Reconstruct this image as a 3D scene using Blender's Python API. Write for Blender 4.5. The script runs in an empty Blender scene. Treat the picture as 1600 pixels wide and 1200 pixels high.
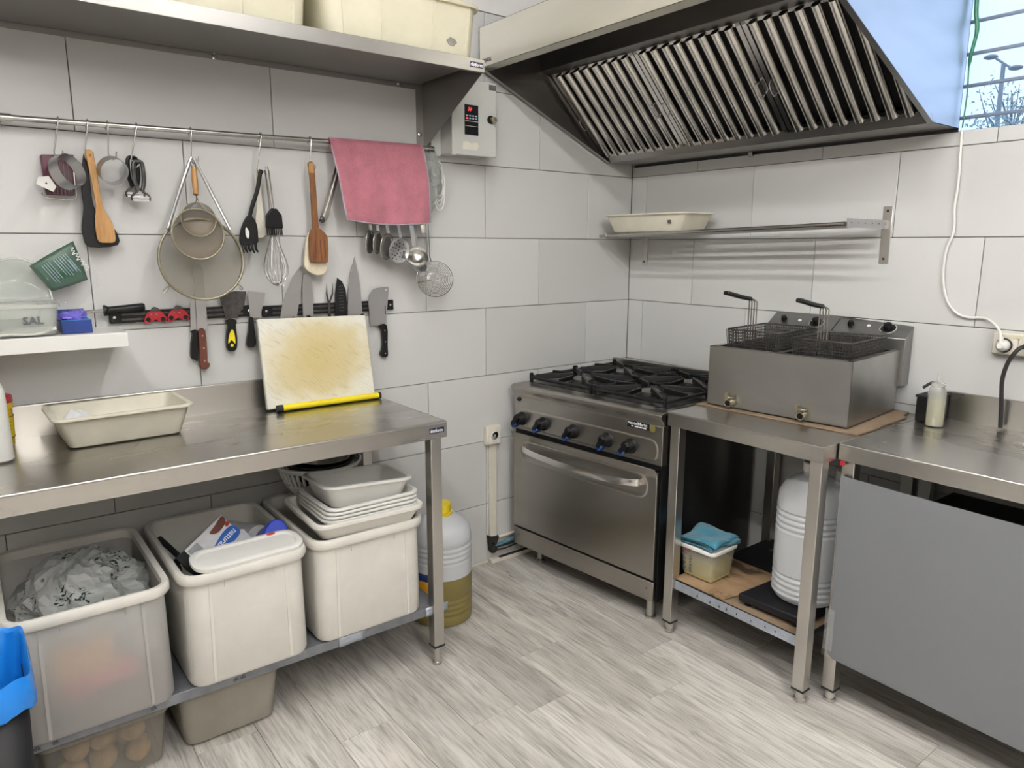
import bpy, math, random
from mathutils import Vector, Matrix, noise
random.seed(11)
D = bpy.data; SC = bpy.context.scene; COL = SC.collection
R = math.radians; PI = math.pi

# ------------------------------------------------------------------ camera
def set_camera():
    yaw, pitch, roll = 0.917326, -0.189209, 0.002378
    f = Vector((math.cos(yaw)*math.cos(pitch), math.sin(yaw)*math.cos(pitch), math.sin(pitch)))
    r = f.cross(Vector((0, 0, 1))).normalized(); u = r.cross(f)
    c, s = math.cos(roll), math.sin(roll)
    r, u = c*r + s*u, c*u - s*r
    cd = D.cameras.new('camera'); cd.sensor_width = 36; cd.lens = 1125.38/1600*36
    cd.clip_start = .02; cd.clip_end = 200
    co = D.objects.new('camera', cd); COL.objects.link(co)
    M = Matrix(((r.x, u.x, -f.x), (r.y, u.y, -f.y), (r.z, u.z, -f.z))).to_4x4()
    M.translation = Vector((-2.7213, -2.5767, 1.4554)); co.matrix_world = M
    SC.camera = co
set_camera()

# ------------------------------------------------------------------ sky, lamps, exposure
w = D.worlds.new('sky'); SC.world = w; w.use_nodes = True
bg = w.node_tree.nodes['Background']
bg.inputs[0].default_value = (.49, .68, 1.0, 1); bg.inputs[1].default_value = .98

def ceiling_tube(x, y, ly, strength, label, z=2.665, r=.019):
    """bare fluorescent tube under a slim white batten; the tube itself is the light source"""
    root = D.objects.new('tube_lamp', None); COL.objects.link(root); root.location = (x, y, 2.75)
    root['label'] = label; root['category'] = 'lamp'; root['group'] = 'tube lamps under the ceiling'
    def cyl(name, rad, y0, y1, zc, mat, n=14):
        vs = [(rad*math.cos(2*PI*i/n), yy, zc+rad*math.sin(2*PI*i/n)) for yy in (y0, y1) for i in range(n)]
        fs = [(i, (i+1) % n, n+(i+1) % n, n+i) for i in range(n)]+[tuple(range(n))[::-1], tuple(range(n, 2*n))]
        me = D.meshes.new(name); me.from_pydata(vs, [], fs); me.materials.append(mat)
        o = D.objects.new(name, me); COL.objects.link(o); o.parent = root
    glow = D.materials.new('tube_glow'); glow.use_nodes = True; p = glow.node_tree.nodes['Principled BSDF']
    p.inputs['Base Color'].default_value = (.8, .8, .8, 1); p.inputs['Emission Color'].default_value = (1, .985, .955, 1); p.inputs['Emission Strength'].default_value = strength
    metal = D.materials.new('batten_white'); metal.use_nodes = True; metal.node_tree.nodes['Principled BSDF'].inputs['Base Color'].default_value = (.8, .8, .8, 1)
    cyl('tube', r, -ly/2, ly/2, z-2.75, glow); cyl('socket_cap', r+.003, -ly/2-.03, -ly/2, z-2.75, metal); cyl('socket_cap', r+.003, ly/2, ly/2+.03, z-2.75, metal)
    me = D.meshes.new('batten'); w_ = .028
    me.from_pydata([(sx*w_, sy*(ly/2+.03), zz) for zz in (-.055, -.001) for sx, sy in ((-1, -1), (1, -1), (1, 1), (-1, 1))], [], [(3, 2, 1, 0), (4, 5, 6, 7), (0, 1, 5, 4), (1, 2, 6, 5), (2, 3, 7, 6), (3, 0, 4, 7)])
    me.materials.append(metal); o = D.objects.new('batten', me); COL.objects.link(o); o.parent = root
ceiling_tube(-1.78, -1.80, 1.8, 46, 'ceiling tube lamp nearest the stove and hood')
ceiling_tube(-3.00, -2.0, 1.9, 44, 'ceiling tube lamp beyond the left table end')
ceiling_tube(-2.3, -4.0, 1.8, 120, 'ceiling tube lamp behind the viewer')

vs = SC.view_settings
vs.view_transform = 'Standard'; vs.look = 'None'; vs.gamma = 1; vs.use_curve_mapping = False
vs.exposure = 0.88
cy = SC.cycles; cy.max_bounces = 7; cy.diffuse_bounces = 3; cy.glossy_bounces = 4; cy.transmission_bounces = 5; cy.transparent_max_bounces = 8; cy.caustics_reflective = False; cy.caustics_refractive = False

# ------------------------------------------------------------------ materials
def newmat(name):
    m = D.materials.new(name); m.use_nodes = True
    nt = m.node_tree; b = nt.nodes['Principled BSDF']
    return m, nt, b
def col4(c): return (c[0], c[1], c[2], 1)
def lk(nt, a, b): nt.links.new(a, b)
def nd(nt, t, **kw):
    n = nt.nodes.new(t)
    for k, v in kw.items(): setattr(n, k, v)
    return n
def ramp(nt, fac, stops):
    n = nd(nt, 'ShaderNodeValToRGB'); e = n.color_ramp.elements
    while len(e) < len(stops): e.new(.5)
    for i, (p, c) in enumerate(stops):
        e[i].position = p; e[i].color = col4(c) if not isinstance(c, (int, float)) else (c, c, c, 1)
    lk(nt, fac, n.inputs[0]); return n.outputs[0]
def coords(nt, scale=(1, 1, 1), rot=(0, 0, 0), kind='Object'):
    t = nd(nt, 'ShaderNodeTexCoord'); mp = nd(nt, 'ShaderNodeMapping')
    mp.inputs['Scale'].default_value = scale; mp.inputs['Rotation'].default_value = rot
    lk(nt, t.outputs[kind], mp.inputs[0]); return mp.outputs[0]
def noi(nt, vec, scale=5, detail=4, rough=.55, dist=0):
    n = nd(nt, 'ShaderNodeTexNoise'); n.inputs['Scale'].default_value = scale
    n.inputs['Detail'].default_value = detail; n.inputs['Roughness'].default_value = rough
    n.inputs['Distortion'].default_value = dist
    if vec is not None: lk(nt, vec, n.inputs['Vector'])
    return n.outputs['Fac']
def bump(nt, b, h, strength=.1, dist=.002):
    n = nd(nt, 'ShaderNodeBump'); n.inputs['Strength'].default_value = strength
    n.inputs['Distance'].default_value = dist
    lk(nt, h, n.inputs['Height']); lk(nt, n.outputs[0], b.inputs['Normal'])
def pm(name, col, rough=.5, metal=0, var=.0, vscale=12, bumpy=0, bscale=60, spec=.5, trans=0, sub=0, emit=0, alpha=1, coat=0):
    m, nt, b = newmat(name)
    b.inputs['Base Color'].default_value = col4(col); b.inputs['Roughness'].default_value = rough
    b.inputs['Metallic'].default_value = metal; b.inputs['Specular IOR Level'].default_value = spec
    b.inputs['Transmission Weight'].default_value = trans; b.inputs['Alpha'].default_value = alpha
    b.inputs['Coat Weight'].default_value = coat
    if sub: b.inputs['Subsurface Weight'].default_value = sub; b.inputs['Subsurface Scale'].default_value = .02
    if emit:
        b.inputs['Emission Color'].default_value = col4(col); b.inputs['Emission Strength'].default_value = emit
    if var:
        f = noi(nt, coords(nt), vscale, 5)
        c = ramp(nt, f, [(.3, [x*(1-var) for x in col]), (.7, [min(1, x*(1+var)) for x in col])])
        lk(nt, c, b.inputs['Base Color'])
    if bumpy: bump(nt, b, noi(nt, coords(nt), bscale, 3), bumpy)
    return m
def steel(name, col=(.60, .58, .55), rough=.3, axis='x', smear=.05, bmp=.004):
    m, nt, b = newmat(name)
    st = {'x': (.5, 2, 2), 'y': (2, .5, 2), 'z': (2, 2, .5)}[axis]
    big = noi(nt, coords(nt, st), 2.4, 3, .5, .6)
    b.inputs['Metallic'].default_value = 1
    c = ramp(nt, big, [(.3, [x*(1-smear) for x in col]), (.7, [min(1, x*(1+smear)) for x in col])])
    lk(nt, c, b.inputs['Base Color'])
    m2 = nd(nt, 'ShaderNodeMath', operation='MULTIPLY_ADD'); lk(nt, big, m2.inputs[0]); m2.inputs[1].default_value = .10; m2.inputs[2].default_value = rough-.05
    lk(nt, m2.outputs[0], b.inputs['Roughness'])
    return m
def wood(name, c1, c2, axis='z', scale=30, rough=.5):
    m, nt, b = newmat(name)
    sc = {'x': (.12, 1, 1), 'y': (1, .12, 1), 'z': (1, 1, .12)}[axis]
    f = noi(nt, coords(nt, sc), scale*3, 5, .6, .6)
    lk(nt, ramp(nt, f, [(.3, c1), (.7, c2)]), b.inputs['Base Color']); b.inputs['Roughness'].default_value = rough
    return m
def milky(name, col, transl=.3, rough=.4, var=.05, clear=0, crough=.3):
    """hdpe-like plastic: diffuse gloss mixed with translucency, optionally see-through blur"""
    m, nt, b = newmat(name); out = nt.nodes['Material Output']
    f = noi(nt, coords(nt), 9, 5)
    c = ramp(nt, f, [(.3, [x*(1-var) for x in col]), (.7, [min(1, x*(1+var)) for x in col])])
    lk(nt, c, b.inputs['Base Color']); b.inputs['Roughness'].default_value = rough
    t = nd(nt, 'ShaderNodeBsdfTranslucent'); lk(nt, c, t.inputs[0])
    mx = nd(nt, 'ShaderNodeMixShader'); mx.inputs[0].default_value = transl
    lk(nt, b.outputs[0], mx.inputs[1]); lk(nt, t.outputs[0], mx.inputs[2]); last = mx.outputs[0]
    if clear:
        g = nd(nt, 'ShaderNodeBsdfRefraction'); g.inputs['IOR'].default_value = 1.25; g.inputs['Roughness'].default_value = crough
        g.inputs[0].default_value = (min(1, col[0]*1.15), min(1, col[1]*1.15), min(1, col[2]*1.15), 1)
        m2 = nd(nt, 'ShaderNodeMixShader'); m2.inputs[0].default_value = clear
        lk(nt, last, m2.inputs[1]); lk(nt, g.outputs[0], m2.inputs[2]); last = m2.outputs[0]
    lk(nt, last, out.inputs[0]); return m
def film(name, col=(1, 1, 1), clear=.8, rough=.08, tint=(1, 1, 1)):
    """clear thin plastic / glass sheet / wire gauze: part of the light passes straight through"""
    m, nt, b = newmat(name); out = nt.nodes['Material Output']
    b.inputs['Base Color'].default_value = col4(col); b.inputs['Roughness'].default_value = rough
    t = nd(nt, 'ShaderNodeBsdfTransparent'); t.inputs[0].default_value = col4(tint)
    mx = nd(nt, 'ShaderNodeMixShader'); mx.inputs[0].default_value = clear
    lk(nt, b.outputs[0], mx.inputs[1]); lk(nt, t.outputs[0], mx.inputs[2]); lk(nt, mx.outputs[0], out.inputs[0])
    return m, nt, b
M = {}
def tile_mat():
    m, nt, b = newmat('white_tile')
    oi = nd(nt, 'ShaderNodeObjectInfo')
    c = ramp(nt, oi.outputs['Random'], [(0, (.60, .60, .59)), (1, (.655, .655, .645))])
    lk(nt, c, b.inputs['Base Color'])
    b.inputs['Roughness'].default_value = .30
    return m
def plank_mat():
    m, nt, b = newmat('grey_oak_plank')
    oi = nd(nt, 'ShaderNodeObjectInfo')
    tc = nd(nt, 'ShaderNodeTexCoord'); mp = nd(nt, 'ShaderNodeMapping')
    cx = nd(nt, 'ShaderNodeCombineXYZ')
    mm = nd(nt, 'ShaderNodeMath', operation='MULTIPLY'); lk(nt, oi.outputs['Random'], mm.inputs[0]); mm.inputs[1].default_value = 37
    for i in range(3): lk(nt, mm.outputs[0], cx.inputs[i])
    lk(nt, tc.outputs['Object'], mp.inputs[0]); lk(nt, cx.outputs[0], mp.inputs['Location'])
    def stretched(sx, sy, sc, det, dist):
        q = nd(nt, 'ShaderNodeMapping'); q.inputs['Scale'].default_value = (sx, sy, 1); lk(nt, mp.outputs[0], q.inputs[0])
        return noi(nt, q.outputs[0], sc, det, .62, dist)
    broad = stretched(1, .16, 9, 4, .7); fine = stretched(1, .06, 120, 5, .5); streak = stretched(1, .10, 17, 3, 1.6)
    base = ramp(nt, broad, [(.28, (.40, .378, .345)), (.5, (.61, .582, .54)), (.72, (.80, .775, .735))])
    g = ramp(nt, fine, [(.34, .66), (.56, 1.08)])
    s = ramp(nt, streak, [(.26, .45), (.36, 1.0)])
    m1 = nd(nt, 'ShaderNodeMixRGB', blend_type='MULTIPLY'); m1.inputs[0].default_value = 1; lk(nt, base, m1.inputs[1]); lk(nt, g, m1.inputs[2])
    m2 = nd(nt, 'ShaderNodeMixRGB', blend_type='MULTIPLY'); m2.inputs[0].default_value = .85; lk(nt, m1.outputs[0], m2.inputs[1]); lk(nt, s, m2.inputs[2])
    tone = ramp(nt, oi.outputs['Random'], [(0, (.84, .83, .82)), (1, (1.0, .985, .96))])
    m3 = nd(nt, 'ShaderNodeMixRGB', blend_type='MULTIPLY'); m3.inputs[0].default_value = 1; lk(nt, m2.outputs[0], m3.inputs[1]); lk(nt, tone, m3.inputs[2])
    lk(nt, m3.outputs[0], b.inputs['Base Color']); b.inputs['Roughness'].default_value = .52
    bump(nt, b, fine, .12, .0015)
    return m
def board_mat():
    m, nt, b = newmat('worn_cutting_board')
    stain = noi(nt, coords(nt), 7, 4, .6, .5)
    tc = coords(nt); gr = nd(nt, 'ShaderNodeVectorMath', operation='LENGTH')
    mp = nd(nt, 'ShaderNodeMapping'); mp.inputs['Location'].default_value = (0, 0, -1.05); mp.inputs['Scale'].default_value = (4.4, 0, 6.2)
    lk(nt, tc, mp.inputs[0]); lk(nt, mp.outputs[0], gr.inputs[0])
    ad = nd(nt, 'ShaderNodeMath', operation='MULTIPLY_ADD'); lk(nt, stain, ad.inputs[0]); ad.inputs[1].default_value = 1.0; lk(nt, gr.outputs['Value'], ad.inputs[2])
    hf = nd(nt, 'ShaderNodeMath', operation='MULTIPLY'); lk(nt, ad.outputs[0], hf.inputs[0]); hf.inputs[1].default_value = .5
    c = ramp(nt, hf.outputs[0], [(.33, (.64, .52, .25)), (.58, (.69, .59, .34)), (.78, (.80, .78, .68))])
    def diag(deg, sx, sz, sc):
        q = nd(nt, 'ShaderNodeMapping'); q.inputs['Scale'].default_value = (sx, 1, sz); lk(nt, coords(nt, rot=(0, R(deg), 0)), q.inputs[0])
        return noi(nt, q.outputs[0], sc, 3, .6)
    scr = diag(42, 90, 6, 2.2); scr2 = diag(-28, 7, 80, 2.0)
    k = ramp(nt, scr, [(.30, .68), (.42, 1)]); k2 = ramp(nt, scr2, [(.30, .75), (.42, 1)])
    for kk in (k, k2):
        mx = nd(nt, 'ShaderNodeMixRGB', blend_type='MULTIPLY'); mx.inputs[0].default_value = .7; lk(nt, c, mx.inputs[1]); lk(nt, kk, mx.inputs[2]); c = mx.outputs[0]
    lk(nt, c, b.inputs['Base Color']); b.inputs['Roughness'].default_value = .55
    bump(nt, b, scr, .15, .001); return m
def cardboard_mat(name='cardboard', stain=True):
    m, nt, b = newmat(name)
    f = noi(nt, coords(nt), 5, 4, .6, .8)
    st = [(.40, (.07, .042, .022)), (.47, (.30, .19, .10)), (.7, (.44, .30, .18))] if stain else [(.3, (.215, .15, .095)), (.7, (.29, .21, .14))]
    lk(nt, ramp(nt, f, st), b.inputs['Base Color']); b.inputs['Roughness'].default_value = .8
    return m
def terry(name, col, scale=260, var=.2):
    m, nt, b = newmat(name)
    f = noi(nt, coords(nt), scale, 3); g = noi(nt, coords(nt), 22, 4)
    c = ramp(nt, g, [(.3, [x*(1-var) for x in col]), (.7, [min(1, x*(1+var)) for x in col])])
    lk(nt, c, b.inputs['Base Color']); b.inputs['Roughness'].default_value = .95
    b.inputs['Sheen Weight'].default_value = .3; bump(nt, b, f, .7, .003); return m
def ribbed(name, col, axis='z', freq=230, rough=.45):
    m, nt, b = newmat(name); b.inputs['Base Color'].default_value = col4(col); b.inputs['Roughness'].default_value = rough
    wv = nd(nt, 'ShaderNodeTexWave'); wv.bands_direction = axis.upper(); wv.inputs['Scale'].default_value = freq
    lk(nt, coords(nt), wv.inputs[0]); bump(nt, b, wv.outputs['Fac'], .12, .001); return m
M['tile'] = tile_mat(); M['plank'] = plank_mat(); M['board'] = board_mat(); M['card'] = cardboard_mat(); M['card2'] = cardboard_mat('clean_cardboard', False)
M['grout'] = pm('grout', (.20, .17, .15), .9); M['paint'] = pm('white_paint', (.80, .79, .77), .8, var=.03)
M['beige'] = pm('room_paint', (.52, .49, .45), .8, var=.04)
M['subfloor'] = pm('subfloor', (.10, .09, .08), .9); M['ceil'] = pm('ceiling_paint', (.82, .82, .82), .9)
M['stx'] = steel('brushed_steel_x', axis='x'); M['sty'] = steel('brushed_steel_y', axis='y'); M['stz'] = steel('brushed_steel_z', axis='z')
M['top'] = steel('worktop_steel', (.54, .525, .50), .28, 'x', .06); M['topy'] = steel('worktop_steel_y', (.54, .525, .50), .28, 'y', .06)
M['shelfst'] = steel('wall_shelf_steel', (.30, .29, .28), .44, 'x', .05); M['oven'] = steel('oven_steel', (.42, .40, .37), .31, 'x', .04, .01)
M['hoodlip'] = steel('hood_steel_lit', (.90, .87, .78), .34, 'y', .05, .02); M['hoodin'] = steel('hood_steel_shaded', (.20, .195, .19), .30, 'x', .1); M['hood'] = steel('hood_steel', (.36, .35, .345), .32, 'y', .08); M['hoodx'] = steel('hood_side_steel', (.60, .62, .66), .36, 'x', .10)  # one steel: cream reflection coloured into the lip, shade into the inside
M['baffle'] = steel('baffle_steel', (.60, .58, .55), .15, 'x', .2); M['dark_in'] = pm('dark_steel', (.035, .034, .036), .45, .6)  # dark_in is near-black metal; behind the hood baffles it stands in for shade
M['fry'] = steel('fryer_steel', (.40, .395, .385), .34, 'x', .16, .02)
M['chrome'] = pm('chrome', (.85, .84, .82), .20, 1); M['wire'] = pm('wire_steel', (.47, .46, .44), .26, 1)
M['blade'] = steel('blade_steel', (.50, .50, .51), .36, 'x', .06, .02); M['dblade'] = pm('dark_blade', (.085, .08, .078), .45, .8, var=.3, vscale=60)
M['black'] = pm('black_plastic', (.006, .006, .007), .40, spec=.3); M['rubber'] = pm('black_rubber', (.016, .016, .016), .7)
M['iron'] = pm('cast_iron', (.006, .006, .007), .42, .0, bumpy=.25, bscale=220, spec=.35); M['enamel'] = pm('black_enamel', (.008, .008, .009), .3)
M['cap'] = pm('burner_cap', (.20, .19, .18), .45, .6, var=.2, vscale=40)
M['blue'] = pm('blue_plastic', (.02, .07, .24), .3); M['navy'] = pm('navy_label', (.012, .014, .05), .4)
M['white'] = pm('white_plastic', (.80, .79, .76), .35); M['ivory'] = pm('ivory_plastic', (.74, .70, .60), .4, var=.05)
M['letter'] = pm('white_lettering', (.85, .85, .85), .5); M['gletter'] = pm('grey_lettering', (.12, .12, .14), .5)
M['hdpe'] = milky('milky_bin', (.87, .845, .785), .22, .38, .05); M['hdpe_w'] = milky('milky_white', (.87, .86, .82), .25, .38, .03)
M['hdpe_clear'] = milky('see_through_bin', (.90, .88, .85), .40, .4, .03, .32, .20)
M['cream'] = milky('cream_tray', (.87, .83, .70), .25, .38, .06); M['yellowed'] = milky('yellowed_bin', (.88, .84, .68), .35, .4, .05)
M['tubgrey'] = milky('grey_tub', (.36, .335, .28), .2, .45, .10); M['tubclear'] = film('see_through_tub', (.44, .41, .36), .60, .4, (.95, .93, .9))[0]
M['boxgrey'] = pm('grey_cabinet_paint', (.56, .57, .54), .4, var=.02)
M['woodl'] = wood('light_beech', (.34, .165, .05), (.50, .28, .10)); M['woodd'] = wood('dark_olive_wood', (.10, .035, .010), (.27, .11, .035)); M['woodr'] = wood('red_brown_wood', (.09, .022, .012), (.15, .04, .02))
M['maroon'] = pm('maroon_plastic', (.075, .012, .030), .3); M['pink'] = terry('pink_towel', (.44, .155, .195), 220, .12); M['pinkedge'] = pm('grey_hem', (.42, .36, .42), .9)
M['bluecloth'] = terry('blue_cloth', (.045, .20, .28), 300); M['bluehem'] = pm('blue_hem', (.04, .20, .32), .9)
M['red'] = pm('red_plastic', (.42, .02, .03), .32); M['yellow'] = pm('yellow_plastic', (.80, .60, .02), .38); M['byellow'] = pm('bright_yellow_plastic', (.88, .72, .02), .35)
M['yjar'] = pm('yellow_jar', (.62, .40, .01), .4); M['green'] = pm('green_print', (.004, .075, .034), .35); M['hose'] = pm('green_hose', (.01, .16, .08), .4)
M['potato'] = pm('potato_skin', (.42, .27, .12), .8, var=.25, vscale=25, bumpy=.3, bscale=60)
M['bluebag'] = pm('blue_bag', (.01, .20, .66), .25, trans=.0, bumpy=.5, bscale=18); M['charcoal'] = pm('charcoal_plastic', (.010, .010, .012), .5, spec=.3)
M['panel'] = ribbed('corrugated_grey_sheet', (.165, .172, .185)); M['shelfblue'] = pm('film_covered_steel', (.43, .47, .54), .38, .5, var=.10, vscale=40)
M['shelfgrey'] = pm('dull_zinc', (.24, .25, .275), .45, .6, var=.15, vscale=30)
M['measure'] = film('measuring_tub', (.62, .60, .54), .70, .15, (.97, .96, .9))[0]; M['fat'] = pm('yellow_fat', (.50, .42, .07), .4, var=.15, vscale=15)
M['fryctl'] = steel('fryer_head_steel', (.27, .265, .26), .38, 'x', .08, .02)
M['oil'] = pm('oil', (.60, .50, .08), .15, trans=.35); M['oildark'] = milky('oil_in_jug', (.33, .265, .09), .3, .3, .05)
M['jug'] = milky('jug_plastic', (.84, .86, .89), .3, .33, .02); M['jugtint'] = milky('jug_plastic_tint', (.66, .69, .76), .3, .3, .03)
M['amber'] = pm('pale_oil', (.80, .76, .34), .12, trans=.55)
M['clear'] = film('clear_plastic', (.80, .82, .80), .76, .10, (.93, .95, .93))[0]
M['clearb'] = film('clear_bottle', (.80, .80, .78), .68, .15, (.97, .97, .95))[0]
M['crinkle'] = film('crinkly_film', (.9, .9, .9), .92, .04)[0]
M['tape'] = film('clear_tape', (.8, .82, .82), .78, .12)[0]
M['bagprint'] = milky('printed_white_bag', (.72, .74, .72), .5, .3, .06, .15, .2)
def print_on(m):
    nt = m.node_tree; b = nt.nodes['Principled BSDF']; src = b.inputs['Base Color'].links[0].from_socket
    k = ramp(nt, noi(nt, coords(nt, (1, 2.2, 1)), 75, 2, .5), [(.57, 0.0), (.60, 1.0)]); a = ramp(nt, noi(nt, coords(nt), 11, 2), [(.50, 0.0), (.55, 1.0)])
    mu = nd(nt, 'ShaderNodeMixRGB', blend_type='MULTIPLY'); mu.inputs[0].default_value = 1; lk(nt, k, mu.inputs[1]); lk(nt, a, mu.inputs[2])
    mx = nd(nt, 'ShaderNodeMixRGB'); lk(nt, mu.outputs[0], mx.inputs[0]); lk(nt, src, mx.inputs[1]); mx.inputs[2].default_value = (.01, .045, .035, 1)
    for l in list(src.links): lk(nt, mx.outputs[0], l.to_socket) if l.to_node != mx else None
print_on(M['bagprint'])
M['bag'] = milky('thin_white_bag', (.72, .74, .72), .5, .3, .06, .25, .2)
M['gauze'] = film('steel_gauze', (.28, .25, .19), .50, .5)[0]; M['gauze2'] = film('fine_steel_gauze', (.24, .20, .15), .33, .5)[0]
M['glass'] = film('window_glass', (.6, .7, .8), .93, .02)[0]
M['glove'] = pm('purple_nitrile', (.16, .13, .55), .45); M['bluebox'] = pm('blue_carton', (.01, .035, .19), .4, var=.2, vscale=20); M['lblue'] = pm('light_blue_carton', (.03, .24, .55), .45)
M['foil'] = pm('dull_film_pack', (.30, .31, .33), .35, .3, var=.4, vscale=18); M['packwhite'] = pm('printed_carton', (.68, .68, .70), .4, var=.12, vscale=25)
M['packblue'] = pm('blue_print', (.02, .12, .48), .4); M['packred'] = pm('red_print', (.40, .03, .02), .4); M['packgreen'] = pm('green_fruit_print', (.30, .42, .10), .5); M['olivepack'] = pm('yellow_pack', (.36, .30, .03), .4)
M['tissue'] = pm('tissue', (.75, .76, .77), .9); M['salt'] = pm('salt_grains', (.8, .77, .72), .9, bumpy=.4, bscale=300)
M['dirt'] = pm('black_grime', (.015, .013, .012), .8); M['plaster'] = pm('old_plaster', (.52, .51, .49), .9, var=.2, vscale=20); M['pipeblue'] = pm('blue_conduit', (.10, .22, .28), .4)
M['brass'] = pm('nickel_brass', (.52, .47, .34), .3, 1); M['led'] = pm('red_led', (1, .05, .06), .4, emit=1.6); M['screen'] = pm('dark_screen', (.008, .008, .011), .2); M['cyan'] = pm('pale_blue_key', (.35, .45, .55), .5)
M['silicone'] = pm('cream_silicone', (.74, .66, .50), .5, var=.15, vscale=30); M['bark'] = pm('bark', (.10, .12, .14), .9); M['leaf'] = pm('leaf', (.16, .26, .26), .7, var=.4, vscale=3); M['lampgrey'] = pm('street_lamp_grey', (.16, .22, .26), .5)
M['asphalt'] = pm('asphalt', (.2, .2, .2), .9); M['bargrey'] = pm('bar_grey', (.20, .25, .36), .5)

# ------------------------------------------------------------------ mesh helpers
class MB:
    def __init__(s): s.v = []; s.f = []
    def add(s, verts, faces):
        b = len(s.v); s.v += [tuple(p) for p in verts]; s.f += [tuple(i+b for i in f) for f in faces]; return s
    def box(s, x0, x1, y0, y1, z0, z1):
        x0, x1 = sorted((x0, x1)); y0, y1 = sorted((y0, y1)); z0, z1 = sorted((z0, z1))
        return s.add([(x0,y0,z0),(x1,y0,z0),(x1,y1,z0),(x0,y1,z0),(x0,y0,z1),(x1,y0,z1),(x1,y1,z1),(x0,y1,z1)],
                     [(3,2,1,0),(4,5,6,7),(0,1,5,4),(1,2,6,5),(2,3,7,6),(3,0,4,7)])
    def prism(s, out, axis, a, b):
        """outline extruded along an axis: 'y' takes (x,z), 'x' takes (y,z), 'z' takes (x,y)"""
        f = {'y': lambda p, t: (p[0], t, p[1]), 'x': lambda p, t: (t, p[0], p[1]), 'z': lambda p, t: (p[0], p[1], t)}[axis]
        n = len(out); return s.add([f(p, a) for p in out]+[f(p, b) for p in out],
            [tuple(range(n))[::-1], tuple(range(n, 2*n))]+[(i, (i+1) % n, n+(i+1) % n, n+i) for i in range(n)])
    def slab(s, p, q, t, axis, a, b):
        """flat sheet between two profile points, thickness t to the left of p->q"""
        d = Vector((q[0]-p[0], q[1]-p[1])).normalized(); n = Vector((-d.y, d.x))*t
        return s.prism([p, q, (q[0]+n.x, q[1]+n.y), (p[0]+n.x, p[1]+n.y)], axis, a, b)
    def loft(s, loops, cap0=True, cap1=True, closed=False):
        n = len(loops[0]); vs = [p for l in loops for p in l]; fs = []
        m = len(loops)
        for k in range(m if closed else m-1):
            k2 = (k+1) % m
            for i in range(n):
                j = (i+1) % n; fs.append((k*n+i, k*n+j, k2*n+j, k2*n+i))
        if cap0 and not closed: fs.append(tuple(range(n))[::-1])
        if cap1 and not closed: fs.append(tuple((m-1)*n+i for i in range(n)))
        return s.add(vs, fs)
    def lathe(s, prof, n=24, c=(0, 0, 0), mat=None, cap0=True, cap1=True):
        loops = [[(r*math.cos(2*PI*i/n), r*math.sin(2*PI*i/n), z) for i in range(n)] for r, z in prof]
        if mat: loops = [[mat @ Vector(p) for p in l] for l in loops]
        loops = [[(p[0]+c[0], p[1]+c[1], p[2]+c[2]) for p in l] for l in loops]
        return s.loft(loops, cap0, cap1)
    def tube(s, pts, r, n=8, closed=False):
        P = [Vector(p) for p in pts]; m = len(P); rr = r if isinstance(r, (list, tuple)) else [r]*m
        T = []
        for i in range(m):
            a = P[(i-1) % m] if (closed or i) else P[0]; b = P[(i+1) % m] if (closed or i < m-1) else P[-1]
            T.append((b-a).normalized())
        up = Vector((0, 0, 1)) if abs(T[0].z) < .9 else Vector((1, 0, 0))
        N = (up - T[0]*up.dot(T[0])).normalized(); loops = []
        for i in range(m):
            N = (N - T[i]*N.dot(T[i])).normalized(); B = T[i].cross(N)
            loops.append([P[i]+(N*math.cos(2*PI*k/n)+B*math.sin(2*PI*k/n))*rr[i] for k in range(n)])
        return s.loft(loops, closed=closed)
    def grid(s, fn, nu, nv):
        vs = [fn(i/nu, j/nv) for j in range(nv+1) for i in range(nu+1)]
        fs = [(j*(nu+1)+i, j*(nu+1)+i+1, (j+1)*(nu+1)+i+1, (j+1)*(nu+1)+i) for j in range(nv) for i in range(nu)]
        return s.add(vs, fs)
    def blob(s, c, r, nu=14, nv=9, fn=None):
        vs = []; fs = []
        for j in range(nv+1):
            th = PI*j/nv
            for i in range(nu):
                ph = 2*PI*i/nu; d = Vector((math.sin(th)*math.cos(ph), math.sin(th)*math.sin(ph), math.cos(th)))
                k = fn(d) if fn else 1
                vs.append((c[0]+d.x*r[0]*k, c[1]+d.y*r[1]*k, c[2]+d.z*r[2]*k))
        for j in range(nv):
            for i in range(nu):
                k = (i+1) % nu; fs.append((j*nu+i, (j+1)*nu+i, (j+1)*nu+k, j*nu+k))
        return s.add(vs, fs)
    def xf(s, mat):
        s.v = [tuple(mat @ Vector(p)) for p in s.v]; return s

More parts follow.
